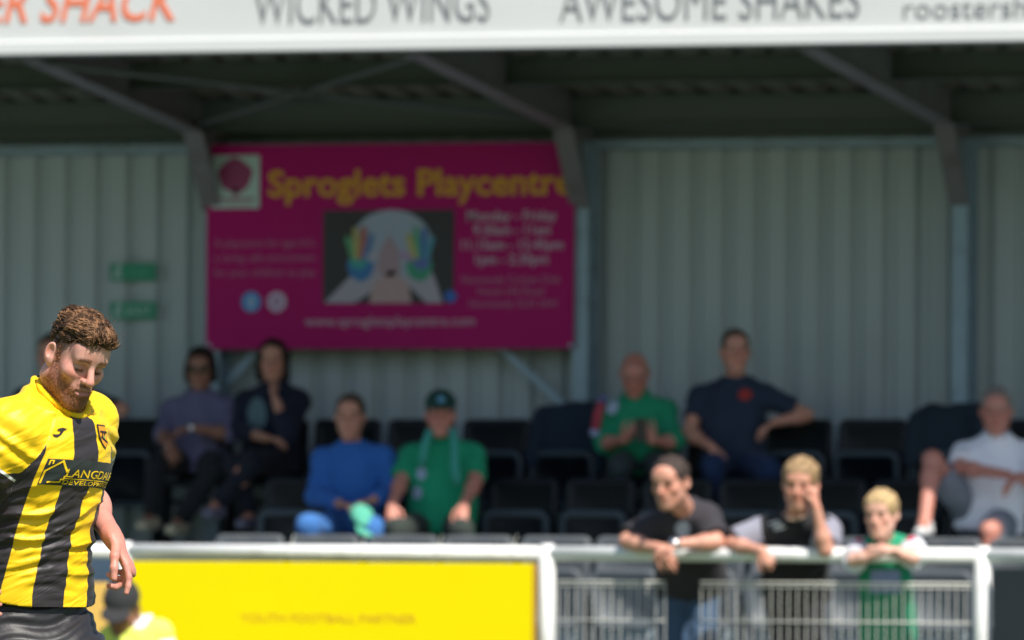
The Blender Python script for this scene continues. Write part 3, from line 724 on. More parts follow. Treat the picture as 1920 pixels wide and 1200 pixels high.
# ---------------------------------------------------------------- spectators
SK = {'fair': (.60,.31,.225), 'tan': (.48,.25,.17), 'ruddy': (.54,.25,.19), 'brown': (.26,.13,.085), 'boy': (.68,.41,.32)}
CLOTHS = {}
def cl(col, fold=.35):
    k_ = tuple(col)
    if k_ not in CLOTHS: CLOTHS[k_] = cloth('cloth', col, .85, fold)
    return CLOTHS[k_]
def clipseg(p, q, f):
    c = p+(q-p)*f; n = unit(q-p); return c, n
def person(label, J, skin='fair', yaw=0, pitch=0, roll=0, s=1.0, hs=1.08, hair=(.05,.03,.02), style='short', shirt=(.1,.1,.1), sleeve=.45, sleeve_col=None,
           trouser=(.02,.025,.04), leg_cover=1.0, shoe=(.03,.03,.03), belly=0., beard=None, beard_amt=0., curl=25, palmR=(0,0,-1), palmL=(0,0,-1), thumbR=1, thumbL=-1, h=.008, seed=1, width=1.0, loose=.0, collar=None, drop=.034):
    g = lambda k_: np.array(J[k_], float)
    neck, sR, sL, hip = g('neck'), g('sR'), g('sL'), g('hip'); hc = g('head')
    u0_ = unit(neck-hip)
    if drop: sR = sR-u0_*drop*s; sL = sL-u0_*drop*s; J = dict(J); J['sR'] = sR; J['sL'] = sL
    root = empty('person', (hip[0], hip[1], min(g('aR')[2], g('aL')[2])-.07), label, 'person')
    allp = np.array([J[k_] for k_ in J if k_ not in ('head',)]+[hc]); lo = allp.min(0)-.26; hi = allp.max(0)+.26
    Rm = head_frame(yaw, pitch, roll); sk = np.array(SK[skin])
    u = unit(neck-hip); rt = unit(sR-sL); rt = unit(rt-u*(rt@u)); fw = np.cross(u, rt)
    hw = .085*s; hR = hip+rt*hw; hL = hip-rt*hw
    # body: one continuous skin
    F = Field(lo, hi, h)
    head_prims(F, hc, Rm, hs)
    F.cap(hc+Rm@np.array([0,-.025,-.06])*hs, neck-u*.02, .054*hs, .060*s, .03)
    F.cap(neck-u*.06, hip+u*.05, .07*s, .08*s, .05); F.cap(hR, hL, .07*s, None, .04)
    for S_, E_, W_, T_, pn, th in (('sR','eR','wR','tR',palmR,thumbR),('sL','eL','wL','tL',palmL,thumbL)):
        F.cap(neck-u*.05, g(S_), .045*s, .05*s, .04); F.cap(g(S_), g(E_), .050*s, .040*s, .025); F.cap(g(E_), g(W_), .041*s, .027*s, .02)
        F.ell(g(E_)+(g(W_)-g(E_))*.28, (.043*s,)*3, None, .03)
        hand(F, g(W_), g(T_), pn, th, curl, s)
    for K_, A_, h0 in (('kR','aR',hR),('kL','aL',hL)):
        F.cap(h0, g(K_), .068*s, .052*s, .03); F.cap(g(K_), g(A_), .052*s, .036*s, .03); F.ell(g(K_)+(g(A_)-g(K_))*.3-fw*.0, (.052*s,.052*s,.07*s), None, .03)
        F.cap(g(A_), g(A_)+fw*.12*s+np.array([0,0,-.045*s]), .036*s, .026*s, .02)
    V, Q = F.mesh(); V = relax(V, Q, 1, .3); col = np.tile(sk, (len(V),1))
    head_colors(V, col, hc, Rm, hs, sk, beard, np.array(hair)*.8, None, None, beard_amt)
    fmesh('body', V, Q, SKIN, root, col)
    # shirt
    F = Field(lo, hi, h); o = .012+loose
    D = np.linalg.norm(neck-hip); wd = width
    shoulder_half = np.linalg.norm(sR-sL)/2
    lv = [(hip-u*.06, rt, fw, .175*s*wd, .125*s+belly*.5), (hip+u*.12*D/.5, rt, fw, .165*s*wd+belly*.35, .115*s+belly), (hip+u*.5*D, rt, fw, .165*s*wd+belly*.2, .115*s+belly*.6), (hip+u*.78*D, rt, fw, max(.135*s*wd, shoulder_half*.74), .100*s), (neck-u*.045*s, rt, fw, .092*s, .080*s), (neck+u*.012, rt, fw, .066*s, .066*s)]
    F.loft([(a_, b_, c_, d_+o, e_+o) for (a_,b_,c_,d_,e_) in lv], .03)
    slv_ = []
    for S_, E_, W_ in (('sR','eR','wR'),('sL','eL','wL')):
        F.cap(neck-u*.065*s, g(S_)-u*.005, .050*s+o, .052*s+o, .04); F.cap(neck-u*.012*s, neck+(g(S_)-neck)*.75, .042*s+o*.5, .038*s+o, .04)
        sc = Field(lo, hi, h) if sleeve_col is not None else F
        if sleeve_col is not None: slv_.append(sc)
        up = min(sleeve, .5)*2
        c_, n_ = clipseg(g(S_), g(E_), up)
        sc.cap(g(S_), g(E_), .055*s+o, (.050 if up > .95 else .060)*s+o, .04, clip=None if up > .97 else [(c_, n_)])
        if sleeve > .5:
            f2 = (sleeve-.5)*2; c_, n_ = clipseg(g(E_), g(W_), f2)
            sc.cap(g(E_), g(W_), .050*s+o, .036*s+o, .02, clip=[(c_, n_)])
    for nm, FF, cc, sd in (('shirt', F, shirt, seed),)+tuple(('sleeve', q_, sleeve_col, seed+9) for q_ in slv_):
        V, Q = FF.mesh(); N = normals(V, Q); V = V+N*(folds(V-hip, .0045, 26, sd, (1,1,.6))[:,None]+(.004 if nm == 'sleeve' else 0)); V = relax(V, Q, 1, .4)
        fmesh(nm, V, Q, cl(cc), root)
    if collar is not None:
        c0 = neck+u*.02; ring = [c0+(.068*math.cos(t)*rt+.068*math.sin(t)*fw)*s+u*(.012*math.cos(2*t)-.018*math.sin(t)) for t in [2*math.pi*i/20 for i in range(21)]]
        MB().tube(ring, .014*s, 8).build('collar', cl(collar), root, True)
    # trousers or shorts
    F = Field(lo, hi, h)
    F.ell(hip-u*.01, (.165*s*wd+belly*.2, .125*s+belly*.3, .13*s), np.stack([rt, fw, u], 1), .03)
    for K_, A_, h0 in (('kR','aR',hR),('kL','aL',hL)):
        fl = min(leg_cover, .5)*2; c_, n_ = clipseg(h0, g(K_), fl)
        F.cap(h0, g(K_), .095*s, (.068 if fl > .97 else .085)*s, .04, clip=None if fl > .97 else [(c_, n_)])
        if leg_cover > .5:
            c_, n_ = clipseg(g(K_), g(A_), (leg_cover-.5)*2*.97); F.cap(g(K_), g(A_), .067*s, .056*s, .03, clip=[(c_, n_)])
    V, Q = F.mesh(); N = normals(V, Q); V = V+N*folds(V-hip, .004, 24, seed+3)[:,None]; V = relax(V, Q, 1, .4)
    fmesh('trousers' if leg_cover > .6 else 'shorts', V, Q, cl(trouser), root)
    for K_ in ('aR', 'aL'):
        a_ = g(K_)+np.array([0,0,-.045*s]); f_ = unit(np.array([fw[0], fw[1], 0]))
        F = Field(a_-.3, a_+.3, .01); F.cap(a_-f_*.04*s+np.array([0,0,.0]), a_+f_*.15*s+np.array([0,0,-.012]), .047*s, .042*s, .02, flat=(np.array([0,0,1.]), .8)); F.cap(a_, a_+np.array([0,0,.03]), .05*s, .048*s, .02)
        V, Q = F.mesh(); fmesh('shoe', V, Q, cl(shoe), root)
    # hair
    if style != 'none':
        L = lambda x, y, z: hc+Rm@np.array([x,y,z])*hs
        F = Field(hc-.25, hc+.25, .007)
        if style == 'bald':
            F.ell(L(0,-.022,.02), (.078*hs,.096*hs,.075*hs), Rm, .0); F.cut(L(0,0,.045), Rm[:,2]); F.cut(L(0,.015,0), Rm[:,1])
        else:
            F.ell(L(0,-.02,.046), (.082*hs,.102*hs,.088*hs), Rm, .0)
            if style in ('fringe', 'curtain'): F.ell(L(0,.058,.075), (.066*hs,.036*hs,.036*hs), Rm, .02)
            if style == 'curtain':
                F.ell(L(0,-.015,.05), (.090*hs,.108*hs,.092*hs), Rm, .01)
            if style == 'long':
                for q in (-1, 1): F.cap(L(q*.072,-.005,.04), L(q*.075,.0,-.10), .030*hs, .028*hs, .03)
                F.ell(L(0,-.06,-.03), (.075*hs,.05*hs,.10*hs), Rm, .03)
            if style == 'bob':
                F.ell(L(0,-.02,.055), (.092*hs,.108*hs,.092*hs), Rm, .01)
                for q in (-1, 1): F.ell(L(q*.074,-.01,-.02), (.03*hs,.05*hs,.06*hs), Rm, .03)
                F.ell(L(0,-.06,-.02), (.08*hs,.05*hs,.07*hs), Rm, .03)
            lift = {'short': .044, 'fringe': .038, 'curtain': .04, 'long': .040, 'bob': .036}[style]
            n_ = unit(Rm@np.array([0,.62,-.78])); 
            if style in ('long', 'bob'):            # open the face only
                F.ell(L(0,.085,-.035), (.064*hs,.085*hs,.098*hs), Rm, .01, 'sub')
            else: F.cut(L(0,.076,.062 if style == 'short' else .05), n_ if style != 'curtain' else unit(Rm@np.array([0,.80,-.60])))
        V, Q = F.mesh()
        if len(V):
            N = normals(V, Q); V = V+N*folds((V-hc)@Rm, .0022, 110, seed+5, (1.8,1,.35))[:,None]
            cc = np.array(hair)[None,:]*(1+.35*np.clip(folds((V-hc)@Rm, .6, 140, seed+6), -1, 1.5)[:,None]); fmesh('hair', V, Q, HAIRM, root, np.clip(cc, .003, 1))
    return root, Rm, dict(u=u, rt=rt, fw=fw)
def baseball_cap(parent, hc, Rm, s, m, badge=None):
    L = lambda x, y, z: hc+Rm@np.array([x,y,z])*s
    F = Field(hc-.25, hc+.25, .006); F.ell(L(0,-.012,.05), (.086*s,.106*s,.088*s), Rm, 0); F.cut(L(0,0,.045), -Rm[:,2])
    F.ell(L(0,.11,.050), (.070*s,.075*s,.008*s), Rm, .012); V, Q = F.mesh(); o = fmesh('cap', V, Q, m, parent)
    if badge is not None:
        b = Field(hc-.25, hc+.25, .006); b.ell(L(0,.084,.088), (.022*s,.008*s,.022*s), Rm, 0); V, Q = b.mesh(); fmesh('cap_badge', V, Q, badge, o)
    return o
def patch(parent, name, c, rt, up, fw, w, hgt, m, th=.006):
    P = [c+rt*w*.5*math.cos(t)+up*hgt*.5*math.sin(t) for t in [2*math.pi*i/16 for i in range(16)]]
    return MB().prism(P, -fw*th, fw*th).build(name, m, parent)
def shirt_patch(parent, name, px_, py_, w, hgt, m, n=16, rot=0., sq=False, child='shirt'):
    """printed patch lying on the garment where the photo shows it (size in photo pixels)"""
    vs_ = []; ps_ = []
    for ob in [c for c in parent.children if c.name.split('.')[0] == child]:
        n0 = len(vs_); vs_ += [v.co[:] for v in ob.data.vertices]; ps_ += [tuple(i+n0 for i in p.vertices) for p in ob.data.polygons]
    T = BVHTree.FromPolygons(vs_, ps_)
    P = []; Fq = []; K = 4
    for j in range(K+1):
        for i in range(n):
            t = 2*math.pi*i/n; q = j/K; cx, cy = math.cos(t), math.sin(t)
            if sq: m_ = max(abs(cx), abs(cy)); cx /= m_; cy /= m_
            x, y = q*cx*w*.5, q*cy*hgt*.5; x, y = x*math.cos(rot)-y*math.sin(rot), x*math.sin(rot)+y*math.cos(rot)
            d = unit(ray(px_+x, py_+y)); h_ = T.ray_cast(Vector(CAMP), Vector(d), 90.)
            P.append(np.array(h_[0])-d*.005 if h_[0] is not None else None)
    ok = [p for p in P if p is not None]
    if not ok: print('patch misses', name, px_, py_); return None
    dep = np.mean([(p-CAMP)@_f for p in ok])
    for k_, p in enumerate(P):
        if p is None:
            j, i = divmod(k_, n); P[k_] = P[k_-n] if j and P[k_-n] is not None else ok[0]
    for j in range(K):
        for i in range(n): Fq.append((j*n+i, j*n+(i+1)%n, (j+1)*n+(i+1)%n, (j+1)*n+i))
    return mk(name, P, Fq, m, parent, True)
def strip(pts, w, th=.008):
    """ribbon along points, flattened tube"""
    mb = MB(); mb.tube(pts, w, 8); return mb

# back row (feet on the top step)
def JJ(Yd, **k):
    """pixel joints -> world; every joint is (px, py, Y)"""
    return {n_: W(*p) for n_, p in k.items()}
person('person in black clothes sitting behind the footballer against the grey wall', JJ(0,
    head=(96,668,-.80), neck=(98,722,-.80), sR=(42,740,-.80), sL=(158,738,-.80), eR=(25,815,-.92), eL=(228,768,-.90), wR=(70,850,-1.10), wL=(150,805,-1.08), tR=(95,862,-1.2), tL=(128,812,-1.15),
    hip=(110,868,-.84), kR=(80,880,-1.28), kL=(150,880,-1.28), aR=(85,990,-1.22), aL=(150,990,-1.22)), 'tan', -10, 5, shirt=(.014,.015,.018), sleeve=.42, trouser=(.015,.015,.02), hair=(.03,.02,.015), seed=11)
r, Rm, fr = person('woman in lilac top with dark bob and sunglasses in the back row', JJ(0,
    head=(376,694,-.86), neck=(376,738,-.84), sR=(324,758,-.84), sL=(428,756,-.84), eR=(306,815,-.98), eL=(432,815,-.96), wR=(316,832,-1.2), wL=(362,802,-1.14), tR=(322,866,-1.26), tL=(330,806,-1.17),
    hip=(372,868,-.84), kR=(292,872,-1.28), kL=(402,878,-1.28), aR=(284,968,-1.20), aL=(338,976,-1.25)), 'brown', -8, 4, hs=1.03, hair=(.022,.014,.011), style='bob', shirt=(.11,.105,.18), sleeve=.5, trouser=(.008,.009,.011), shoe=(.35,.32,.22), seed=12, width=1.02, belly=.01)
hc = W(376,694,-.86)
gl = MB()
for q in (-1, 1):
    P = [hc+Rm@np.array([q*.034+.024*math.cos(t), .098-.02*abs(q*.034+.024*math.cos(t))*10*.3, .006+.019*math.sin(t)]) for t in [2*math.pi*i/14 for i in range(14)]]
    gl.prism(P, -Rm[:,1]*.003, Rm[:,1]*.003)
gl.tube([hc+Rm@np.array([-.07,.05,.012]), hc+Rm@np.array([-.02,.1,.012]), hc+Rm@np.array([.02,.1,.012]), hc+Rm@np.array([.07,.05,.012])], .003, 5)
gl.build('sunglasses', MT['glass_dark'], r)
wp = W(360,802,-1.14); MB().tube([wp+np.array([-.018,0,-.002]), wp+np.array([.018,0,.002])], .034, 14).build('watch', MT['metal'], r, True)
r, Rm, fr = person('woman in navy jacket resting her chin on her hand, legs crossed', JJ(0,
    head=(512,676,-.86), neck=(512,722,-.82), sR=(460,744,-.82), sL=(562,742,-.82), eR=(448,808,-.96), eL=(540,815,-1.12), wR=(500,822,-1.16), wL=(518,752,-1.06), tR=(530,826,-1.18), tL=(506,716,-.99),
    hip=(508,868,-.84), kR=(440,872,-1.30), kL=(475,868,-1.33), aR=(470,965,-1.22), aL=(408,945,-1.36)), 'tan', -6, 6, hs=1.03, hair=(.018,.012,.010), style='long', shirt=(.010,.014,.030), sleeve=.80, trouser=(.008,.010,.018), shoe=(.12,.12,.17), palmL=(0,.5,1), seed=13)
shirt_patch(r, 'top_print', 482, 778, 36, 66, cl((.10,.16,.18)))

r, Rm, fr = person('bald man in green top looking down at his phone in the back row', JJ(0,
    head=(1190,702,-.98), neck=(1192,742,-.90), sR=(1136,764,-.88), sL=(1248,760,-.88), eR=(1132,832,-1.02), eL=(1264,830,-1.02), wR=(1172,824,-1.22), wL=(1222,826,-1.22), tR=(1196,800,-1.27), tL=(1208,802,-1.27),
    hip=(1200,868,-.84), kR=(1160,876,-1.30), kL=(1240,878,-1.30), aR=(1160,985,-1.24), aL=(1240,985,-1.24)), 'ruddy', -4, 26, hair=(.32,.30,.29), style='bald', shirt=(.015,.26,.13), sleeve=.55, trouser=(.03,.045,.05), seed=14, belly=.03, width=1.06, palmR=(.5,0,.8), palmL=(-.5,0,.8), collar=(.02,.30,.15))
pp = W(1202,806,-1.30)
tag(MB().box(pp[0]-.036, pp[0]+.036, pp[1]-.006, pp[1]+.004, pp[2]-.07, pp[2]+.07, .003).build('phone', MT['phone']), 'black phone held up by the bald man in green', 'phone')
shirt_patch(r, 'badge', 1148, 762, 22, 32, cl((.42,.52,.66)), rot=.3)
sc = MB().tube([W(1130,748,-.99), W(1122,775,-1.02), W(1116,806,-1.04)], [.022,.03,.03], 8).build('scarf', cl((.42,.06,.09)), r, True)
MB().tube([W(1116,806,-1.045), W(1114,818,-1.045)], [.033,.03], 8).build('scarf_end', cl((.36,.40,.62)), sc, True)
MB().tube([W(1133,742,-.985), W(1128,755,-.995)], [.024,.029], 8).build('scarf_end', cl((.12,.14,.32)), sc, True)

r, Rm, fr = person('man in navy T-shirt resting his arm along the next seat back', JJ(0,
    head=(1379,660,-.84), neck=(1380,712,-.80), sR=(1312,736,-.80), sL=(1448,736,-.80), eR=(1292,812,-.95), eL=(1512,778,-.72), wR=(1334,838,-1.16), wL=(1452,792,-.92), tR=(1352,862,-1.24), tL=(1428,806,-.98),
    hip=(1374,868,-.84), kR=(1338,874,-1.30), kL=(1440,880,-1.28), aR=(1340,985,-1.24), aL=(1440,985,-1.24)), 'fair', 3, 0, s=1.05, hair=(.10,.07,.05), style='short', shirt=(.022,.035,.062), sleeve=.30, trouser=(.012,.03,.085), seed=15, belly=.025, width=1.08)
shirt_patch(r, 'chest_logo', 1397, 740, 26, 22, cl((.36,.04,.035)))

# middle row
r, Rm, fr = person('man in blue jumper and jeans with a cap in his hands', JJ(0,
    head=(656,782,-1.72), neck=(660,832,-1.66), sR=(604,852,-1.64), sL=(718,846,-1.64), eR=(594,930,-1.74), eL=(736,926,-1.74), wR=(640,946,-1.96), wL=(698,938,-1.96), tR=(672,950,-2.02), tL=(672,944,-2.02),
    hip=(668,984,-1.64), kR=(578,986,-2.12), kL=(700,992,-2.10), aR=(582,1092,-2.04), aL=(700,1096,-2.04)), 'tan', -6, 4, hair=(.08,.055,.04), style='short', shirt=(.025,.12,.40), sleeve=.93, trouser=(.05,.16,.42), seed=16, width=1.02)
cp = W(680,968,-2.10)
hb = head_frame(20, 40, 10); F = Field(cp-.2, cp+.2, .007); F.ell(cp, (.078,.095,.055), hb, 0); F.cut(cp-hb[:,2]*.03, -hb[:,2]); F.ell(cp+hb@np.array([0,.10,-.022]), (.068,.065,.008), hb, .012); V, Q = F.mesh()
N = normals(V, Q); V = V+N*folds(V-cp, .006, 40, 3)[:,None]
tag(fmesh('cap', V, Q, cl((.10,.42,.30)), None), 'pale green cap held in the lap of the man in blue', 'cap')

r, Rm, fr = person('man in green shirt and dark green cap with his hands on his knees', JJ(0,
    head=(826,778,-1.70), neck=(828,824,-1.62), sR=(770,844,-1.60), sL=(886,842,-1.60), eR=(752,902,-1.76), eL=(892,902,-1.74), wR=(736,946,-2.02), wL=(870,946,-2.02), tR=(734,990,-2.16), tL=(862,992,-2.16),
    hip=(828,984,-1.62), kR=(744,994,-2.08), kL=(866,994,-2.08), aR=(745,1100,-2.04), aL=(866,1100,-2.04)), 'ruddy', 2, 6, s=1.04, hair=(.10,.08,.07), style='short', shirt=(.012,.30,.15), sleeve=.42, trouser=(.035,.045,.04), seed=17, belly=.05, width=1.06, curl=12)
baseball_cap(r, W(826,778,-1.70), Rm, 1.15, cl((.012,.05,.04)), cl((.12,.30,.45)))
for pts in ([(806,806,-1.77),(797,835,-1.80),(792,870,-1.84)], [(848,804,-1.77),(853,840,-1.80),(852,875,-1.85),(858,905,-1.88)]):
    MB().tube([W(*p) for p in pts], .026, 8).build('scarf', cl((.05,.32,.26)), r, True)
for p in ((784,888,-1.74),(776,924,-1.80)):
    shirt_patch(r, 'shirt_print', p[0]+6, p[1], 18, 24, cl((.36,.44,.60)))

r, Rm, fr = person('man in white polo shirt and grey shorts with one foot up', JJ(0,
    head=(1868,772,-1.62), neck=(1868,820,-1.56), sR=(1808,842,-1.58), sL=(1926,840,-1.52), eR=(1800,876,-1.84), eL=(1950,900,-1.70), wR=(1890,890,-1.96), wL=(1912,894,-1.94), tR=(1922,898,-1.98), tL=(1890,908,-1.99),
    hip=(1856,978,-1.58), kR=(1748,862,-1.96), kL=(1856,996,-2.08), aR=(1734,980,-2.14), aL=(1860,1098,-2.06)), 'ruddy', -4, 6, s=1.04, hs=1.14, hair=(.26,.22,.20), style='short', shirt=(.90,.91,.97), sleeve=.40, trouser=(.22,.25,.30), leg_cover=.40, shoe=(.55,.55,.55), seed=18, belly=.06, width=1.10, collar=(.55,.60,.74))

# coats left on seats of the back row
def coat(k, col, label, seed):
    x = SEATX[2]+.49*k; c_ = np.array([x, ROWY[2]-.02, TRZ[2]+.66])
    F = Field(c_-.42, c_+.42, .011)
    F.cap(c_+(-.17,.03,.20), c_+(.17,.03,.21), .055, .06, .03); F.loft([(c_+(0,-.06,-.12),(1,0,0),(0,1,0),.20,.05), (c_+(0,-.02,.08),(1,0,0),(0,1,0),.22,.055), (c_+(0,.02,.21),(1,0,0),(0,1,0),.2,.06)], .05)
    F.cap(c_+(.20,-.05,.18), c_+(.235,-.10,-.14), .05, .042, .04); F.cap(c_+(-.19,-.05,.16), c_+(-.20,-.12,-.10), .05, .042, .04)
    V, Q = F.mesh(); N = normals(V, Q); V = V+N*folds(V-c_, .008, 22, seed)[:,None]; V = relax(V, Q, 1, .4)
    tag(fmesh('coat', V, Q, cl(col, .5), None), label, 'coat')
coat(0, (.016,.028,.048), 'dark navy coat draped over the seat next to the bald man', 5)
coat(5, (.018,.03,.045), 'dark coat draped over a back row seat behind the man in white', 6)

# ---------------------------------------------------------------- people at the rail
yr = YR
r, Rm, fr = person('man in dark T-shirt leaning his forearms on the white rail, wearing a watch', JJ(0,
    head=(1257,906,yr-.16), neck=(1284,954,yr+.04), sR=(1213,984,yr+.04), sL=(1324,962,yr+.08), eR=(1176,1014,yr-.05), eL=(1344,1016,yr-.02), wR=(1238,1028,yr-.15), wL=(1268,1020,yr-.14), tR=(1272,1072,yr-.20), tL=(1226,1034,yr-.19),
    hip=(1296,1090,yr+.48), kR=(1262,1230,yr+.42), kL=(1312,1232,yr+.44), aR=(1262,1372,yr+.55), aL=(1330,1372,yr+.58)), 'fair', -28, 12, 0, hs=1.10, hair=(.05,.035,.03), style='short', shirt=(.038,.035,.042), sleeve=.44, trouser=(.05,.09,.16), beard=(.25,.15,.11), beard_amt=.35, seed=21, loose=.01, h=.007, palmR=(-.3,.8,0), palmL=(0,.4,-1), thumbR=-1, thumbL=1)
shirt_patch(r, 'chest_logo', 1280, 992, 28, 30, cl((.34,.38,.46)))
p0, p1 = W(1268,1020,yr-.14), W(1256,1020,yr-.15); MB().tube([p0+(p0-p1)*.6, p1], .034, 14).build('watch', MT['metal'], r, True)
# T-shirt hanging from the leaning torso
r, Rm, fr = person('fair-haired youth in black shirt with grey sleeves, head propped on his hand', JJ(0,
    head=(1500,910,yr-.02), neck=(1492,968,yr+.07), sR=(1424,988,yr+.06), sL=(1552,984,yr+.10), eR=(1374,1020,yr+.0), eL=(1548,1030,yr-.04), wR=(1428,1032,yr-.10), wL=(1530,950,yr-.10), tR=(1456,1078,yr-.14), tL=(1526,904,yr-.10),
    hip=(1492,1100,yr+.46), kR=(1470,1230,yr+.42), kL=(1515,1230,yr+.44), aR=(1468,1370,yr+.50), aL=(1520,1370,yr+.52)), 'fair', -10, 8, 4, s=.95, hs=1.08, hair=(.29,.19,.10), style='curtain', shirt=(.022,.022,.025), sleeve=.42, sleeve_col=(.26,.26,.32), trouser=(.02,.02,.025), seed=22, loose=.008, h=.007, curl=45, palmR=(-.2,.8,0), palmL=(-1,.2,0), thumbR=-1, thumbL=1)
for dx, dy in ((-6,-6),(0,0),(4,6)): shirt_patch(r, 'chest_logo', 1458+dx, 985+dy, 24, 4, cl((.7,.72,.75)), rot=-.25)
nk = W(1495,968,yr-.0)
MB().tube([W(1468,962,yr-.04), W(1480,974,yr-.075), W(1496,974,yr-.085), W(1512,966,yr-.06), W(1520,956,yr-.03)], .0055, 8).build('necklace', mat('bead_necklace', (.62,.42,.30), .4, .3, 90), r, True)
r, Rm, fr = person('blond boy in green shirt with white and red sleeves, chin on his folded arms', JJ(0,
    head=(1652,966,yr-.03), neck=(1660,1012,yr+.12), sR=(1612,1026,yr+.12), sL=(1710,1022,yr+.13), eR=(1600,1050,yr-.07), eL=(1712,1046,yr-.05), wR=(1662,1034,yr-.11), wL=(1652,1026,yr-.10), tR=(1692,1030,yr-.10), tL=(1618,1028,yr-.09),
    hip=(1664,1178,yr+.30), kR=(1640,1270,yr+.26), kL=(1685,1270,yr+.26), aR=(1640,1382,yr+.30), aL=(1688,1382,yr+.30)), 'boy', -22, 6, 0, s=.78, hs=.99, hair=(.46,.32,.16), style='curtain', shirt=(.02,.27,.14), sleeve=.46, sleeve_col=(.70,.70,.76), trouser=(.02,.05,.04), seed=23, loose=.010, h=.007, palmR=(0,.3,-1), palmL=(0,.3,-1))
for (p, w_) in (((1614,1004,yr+.05),.07), ((1702,1002,yr+.07),.085)):
    shirt_patch(r, 'shoulder_panel', p[0], p[1]+4, 34, 18, cl((.55,.03,.08)), child='sleeve' if p[0] < 1650 else 'sleeve')
shirt_patch(r, 'shirt_print', 1660, 1090, 56, 44, cl((.26,.30,.52)), sq=True)

# ---------------------------------------------------------------- steward sitting on the turf in front of the boards
ys = YR-.75
r, Rm, fr = person('steward in black cap and yellow hi-vis vest sitting in front of the yellow board', JJ(0,
    head=(228,1142,ys-.10), neck=(258,1168,ys), sR=(208,1202,ys-.03), sL=(302,1192,ys+.02), eR=(180,1300,ys-.15), eL=(322,1300,ys-.1), wR=(225,1325,ys-.32), wL=(285,1325,ys-.32), tR=(250,1330,ys-.38), tL=(262,1330,ys-.38),
    hip=(256,1370,ys+.02), kR=(215,1270,ys-.42), kL=(285,1270,ys-.42), aR=(215,1385,ys-.58), aL=(285,1385,ys-.58)), 'brown', -14, 34, 6, hair=(.02,.015,.012), style='short', shirt=(.80,.80,.80), sleeve=.45, trouser=(.02,.02,.025), seed=24, h=.008, collar=(.75,.75,.78))
baseball_cap(r, W(228,1142,ys-.10), Rm, 1.15, cl((.03,.03,.032)))
nk, hp, sR, sL = W(258,1168,ys), W(256,1370,ys+.02), W(208,1202,ys-.03), W(302,1192,ys+.02)
u, rt, fw = fr['u'], fr['rt'], fr['fw']; Dn = np.linalg.norm(nk-hp)
F = Field(np.minimum(nk, hp)-.4, np.maximum(nk, hp)+.4, .008)
F.loft([(hp-u*.05, rt, fw, .20, .155), (hp+u*.5*Dn, rt, fw, .195, .15), (hp+u*.8*Dn, rt, fw, .175, .135), (nk-u*.035, rt, fw, .13, .11)], .02)
for S_ in (sR, sL): F.cap(nk-u*.05, S_-(S_-nk)*.12, .082, .085, .03)
V, Q = F.mesh(); N = normals(V, Q); V = V+N*folds(V-hp, .004, 26, 9)[:,None]
vest = fmesh('vest', V, Q, cl((.72,.80,.14)), r)
for q in (-1, 1):
    MB().tube([nk+rt*q*.085+fw*.10-u*.02, nk+rt*q*.10+fw*.145-u*.14, hp+rt*q*.10+fw*.165+u*.15], .004, 6).build('vest_seam', cl((.30,.42,.20)), vest)

# ---------------------------------------------------------------- the footballer, 25 m from the camera, in focus
UP = np.array([0,0,1.])
gz = 0.0
pl = empty('person', (PD(55,1130)[0], PD(55,1130)[1], 0), 'bearded footballer in yellow and black striped shirt and black shorts looking down', 'person')
def yawf(y): f_ = math.cos(R(y))*dirc+math.sin(R(y))*rgt; return np.cross(f_, UP), f_
LV = []
for (px_, py_, dd_, yw_, A_, B_) in ((53,1117,.0,26,.180,.133),(55,1098,.0,27,.176,.129),(65,1000,-.03,33,.156,.118),(80,915,-.05,43,.170,.122),(94,850,-.07,50,.184,.130),(100,795,-.085,50,.168,.112),(109,752,-.10,48,.106,.086),(115,706,-.105,48,.060,.064)):
    rt_, fw_ = yawf(yw_); LV.append((PD(px_, py_, dd_), rt_, fw_, A_, B_))
ZL = np.array([l[0][2] for l in LV])
def level(z):
    o = np.argsort(ZL); zz = ZL[o]
    c = np.stack([np.interp(z, zz, np.array([LV[i][0][k_] for i in o])) for k_ in range(3)], -1)
    rt_ = np.stack([np.interp(z, zz, np.array([LV[i][1][k_] for i in o])) for k_ in range(3)], -1); fw_ = np.stack([np.interp(z, zz, np.array([LV[i][2][k_] for i in o])) for k_ in range(3)], -1)
    return c, rt_, fw_, np.interp(z, zz, np.array([LV[i][3] for i in o])), np.interp(z, zz, np.array([LV[i][4] for i in o]))
sRp, sLp = PD(22,800,-.20), PD(166,788,.06)
eRp, eLp = PD(-72,940,-.22), PD(160,925,.17)
wRp, wLp = PD(-78,1080,-.34), PD(213,1010,-.04)
hcp = PD(143,672,-.15); HR = head_frame(30, 26, 9); HS = .97
skp = np.array((.60,.315,.25))
VV = []; FF = []; CC = []
def addpiece(V, Q, c): n = sum(len(v) for v in VV); VV.append(V); FF.append(Q+n); CC.append(c)
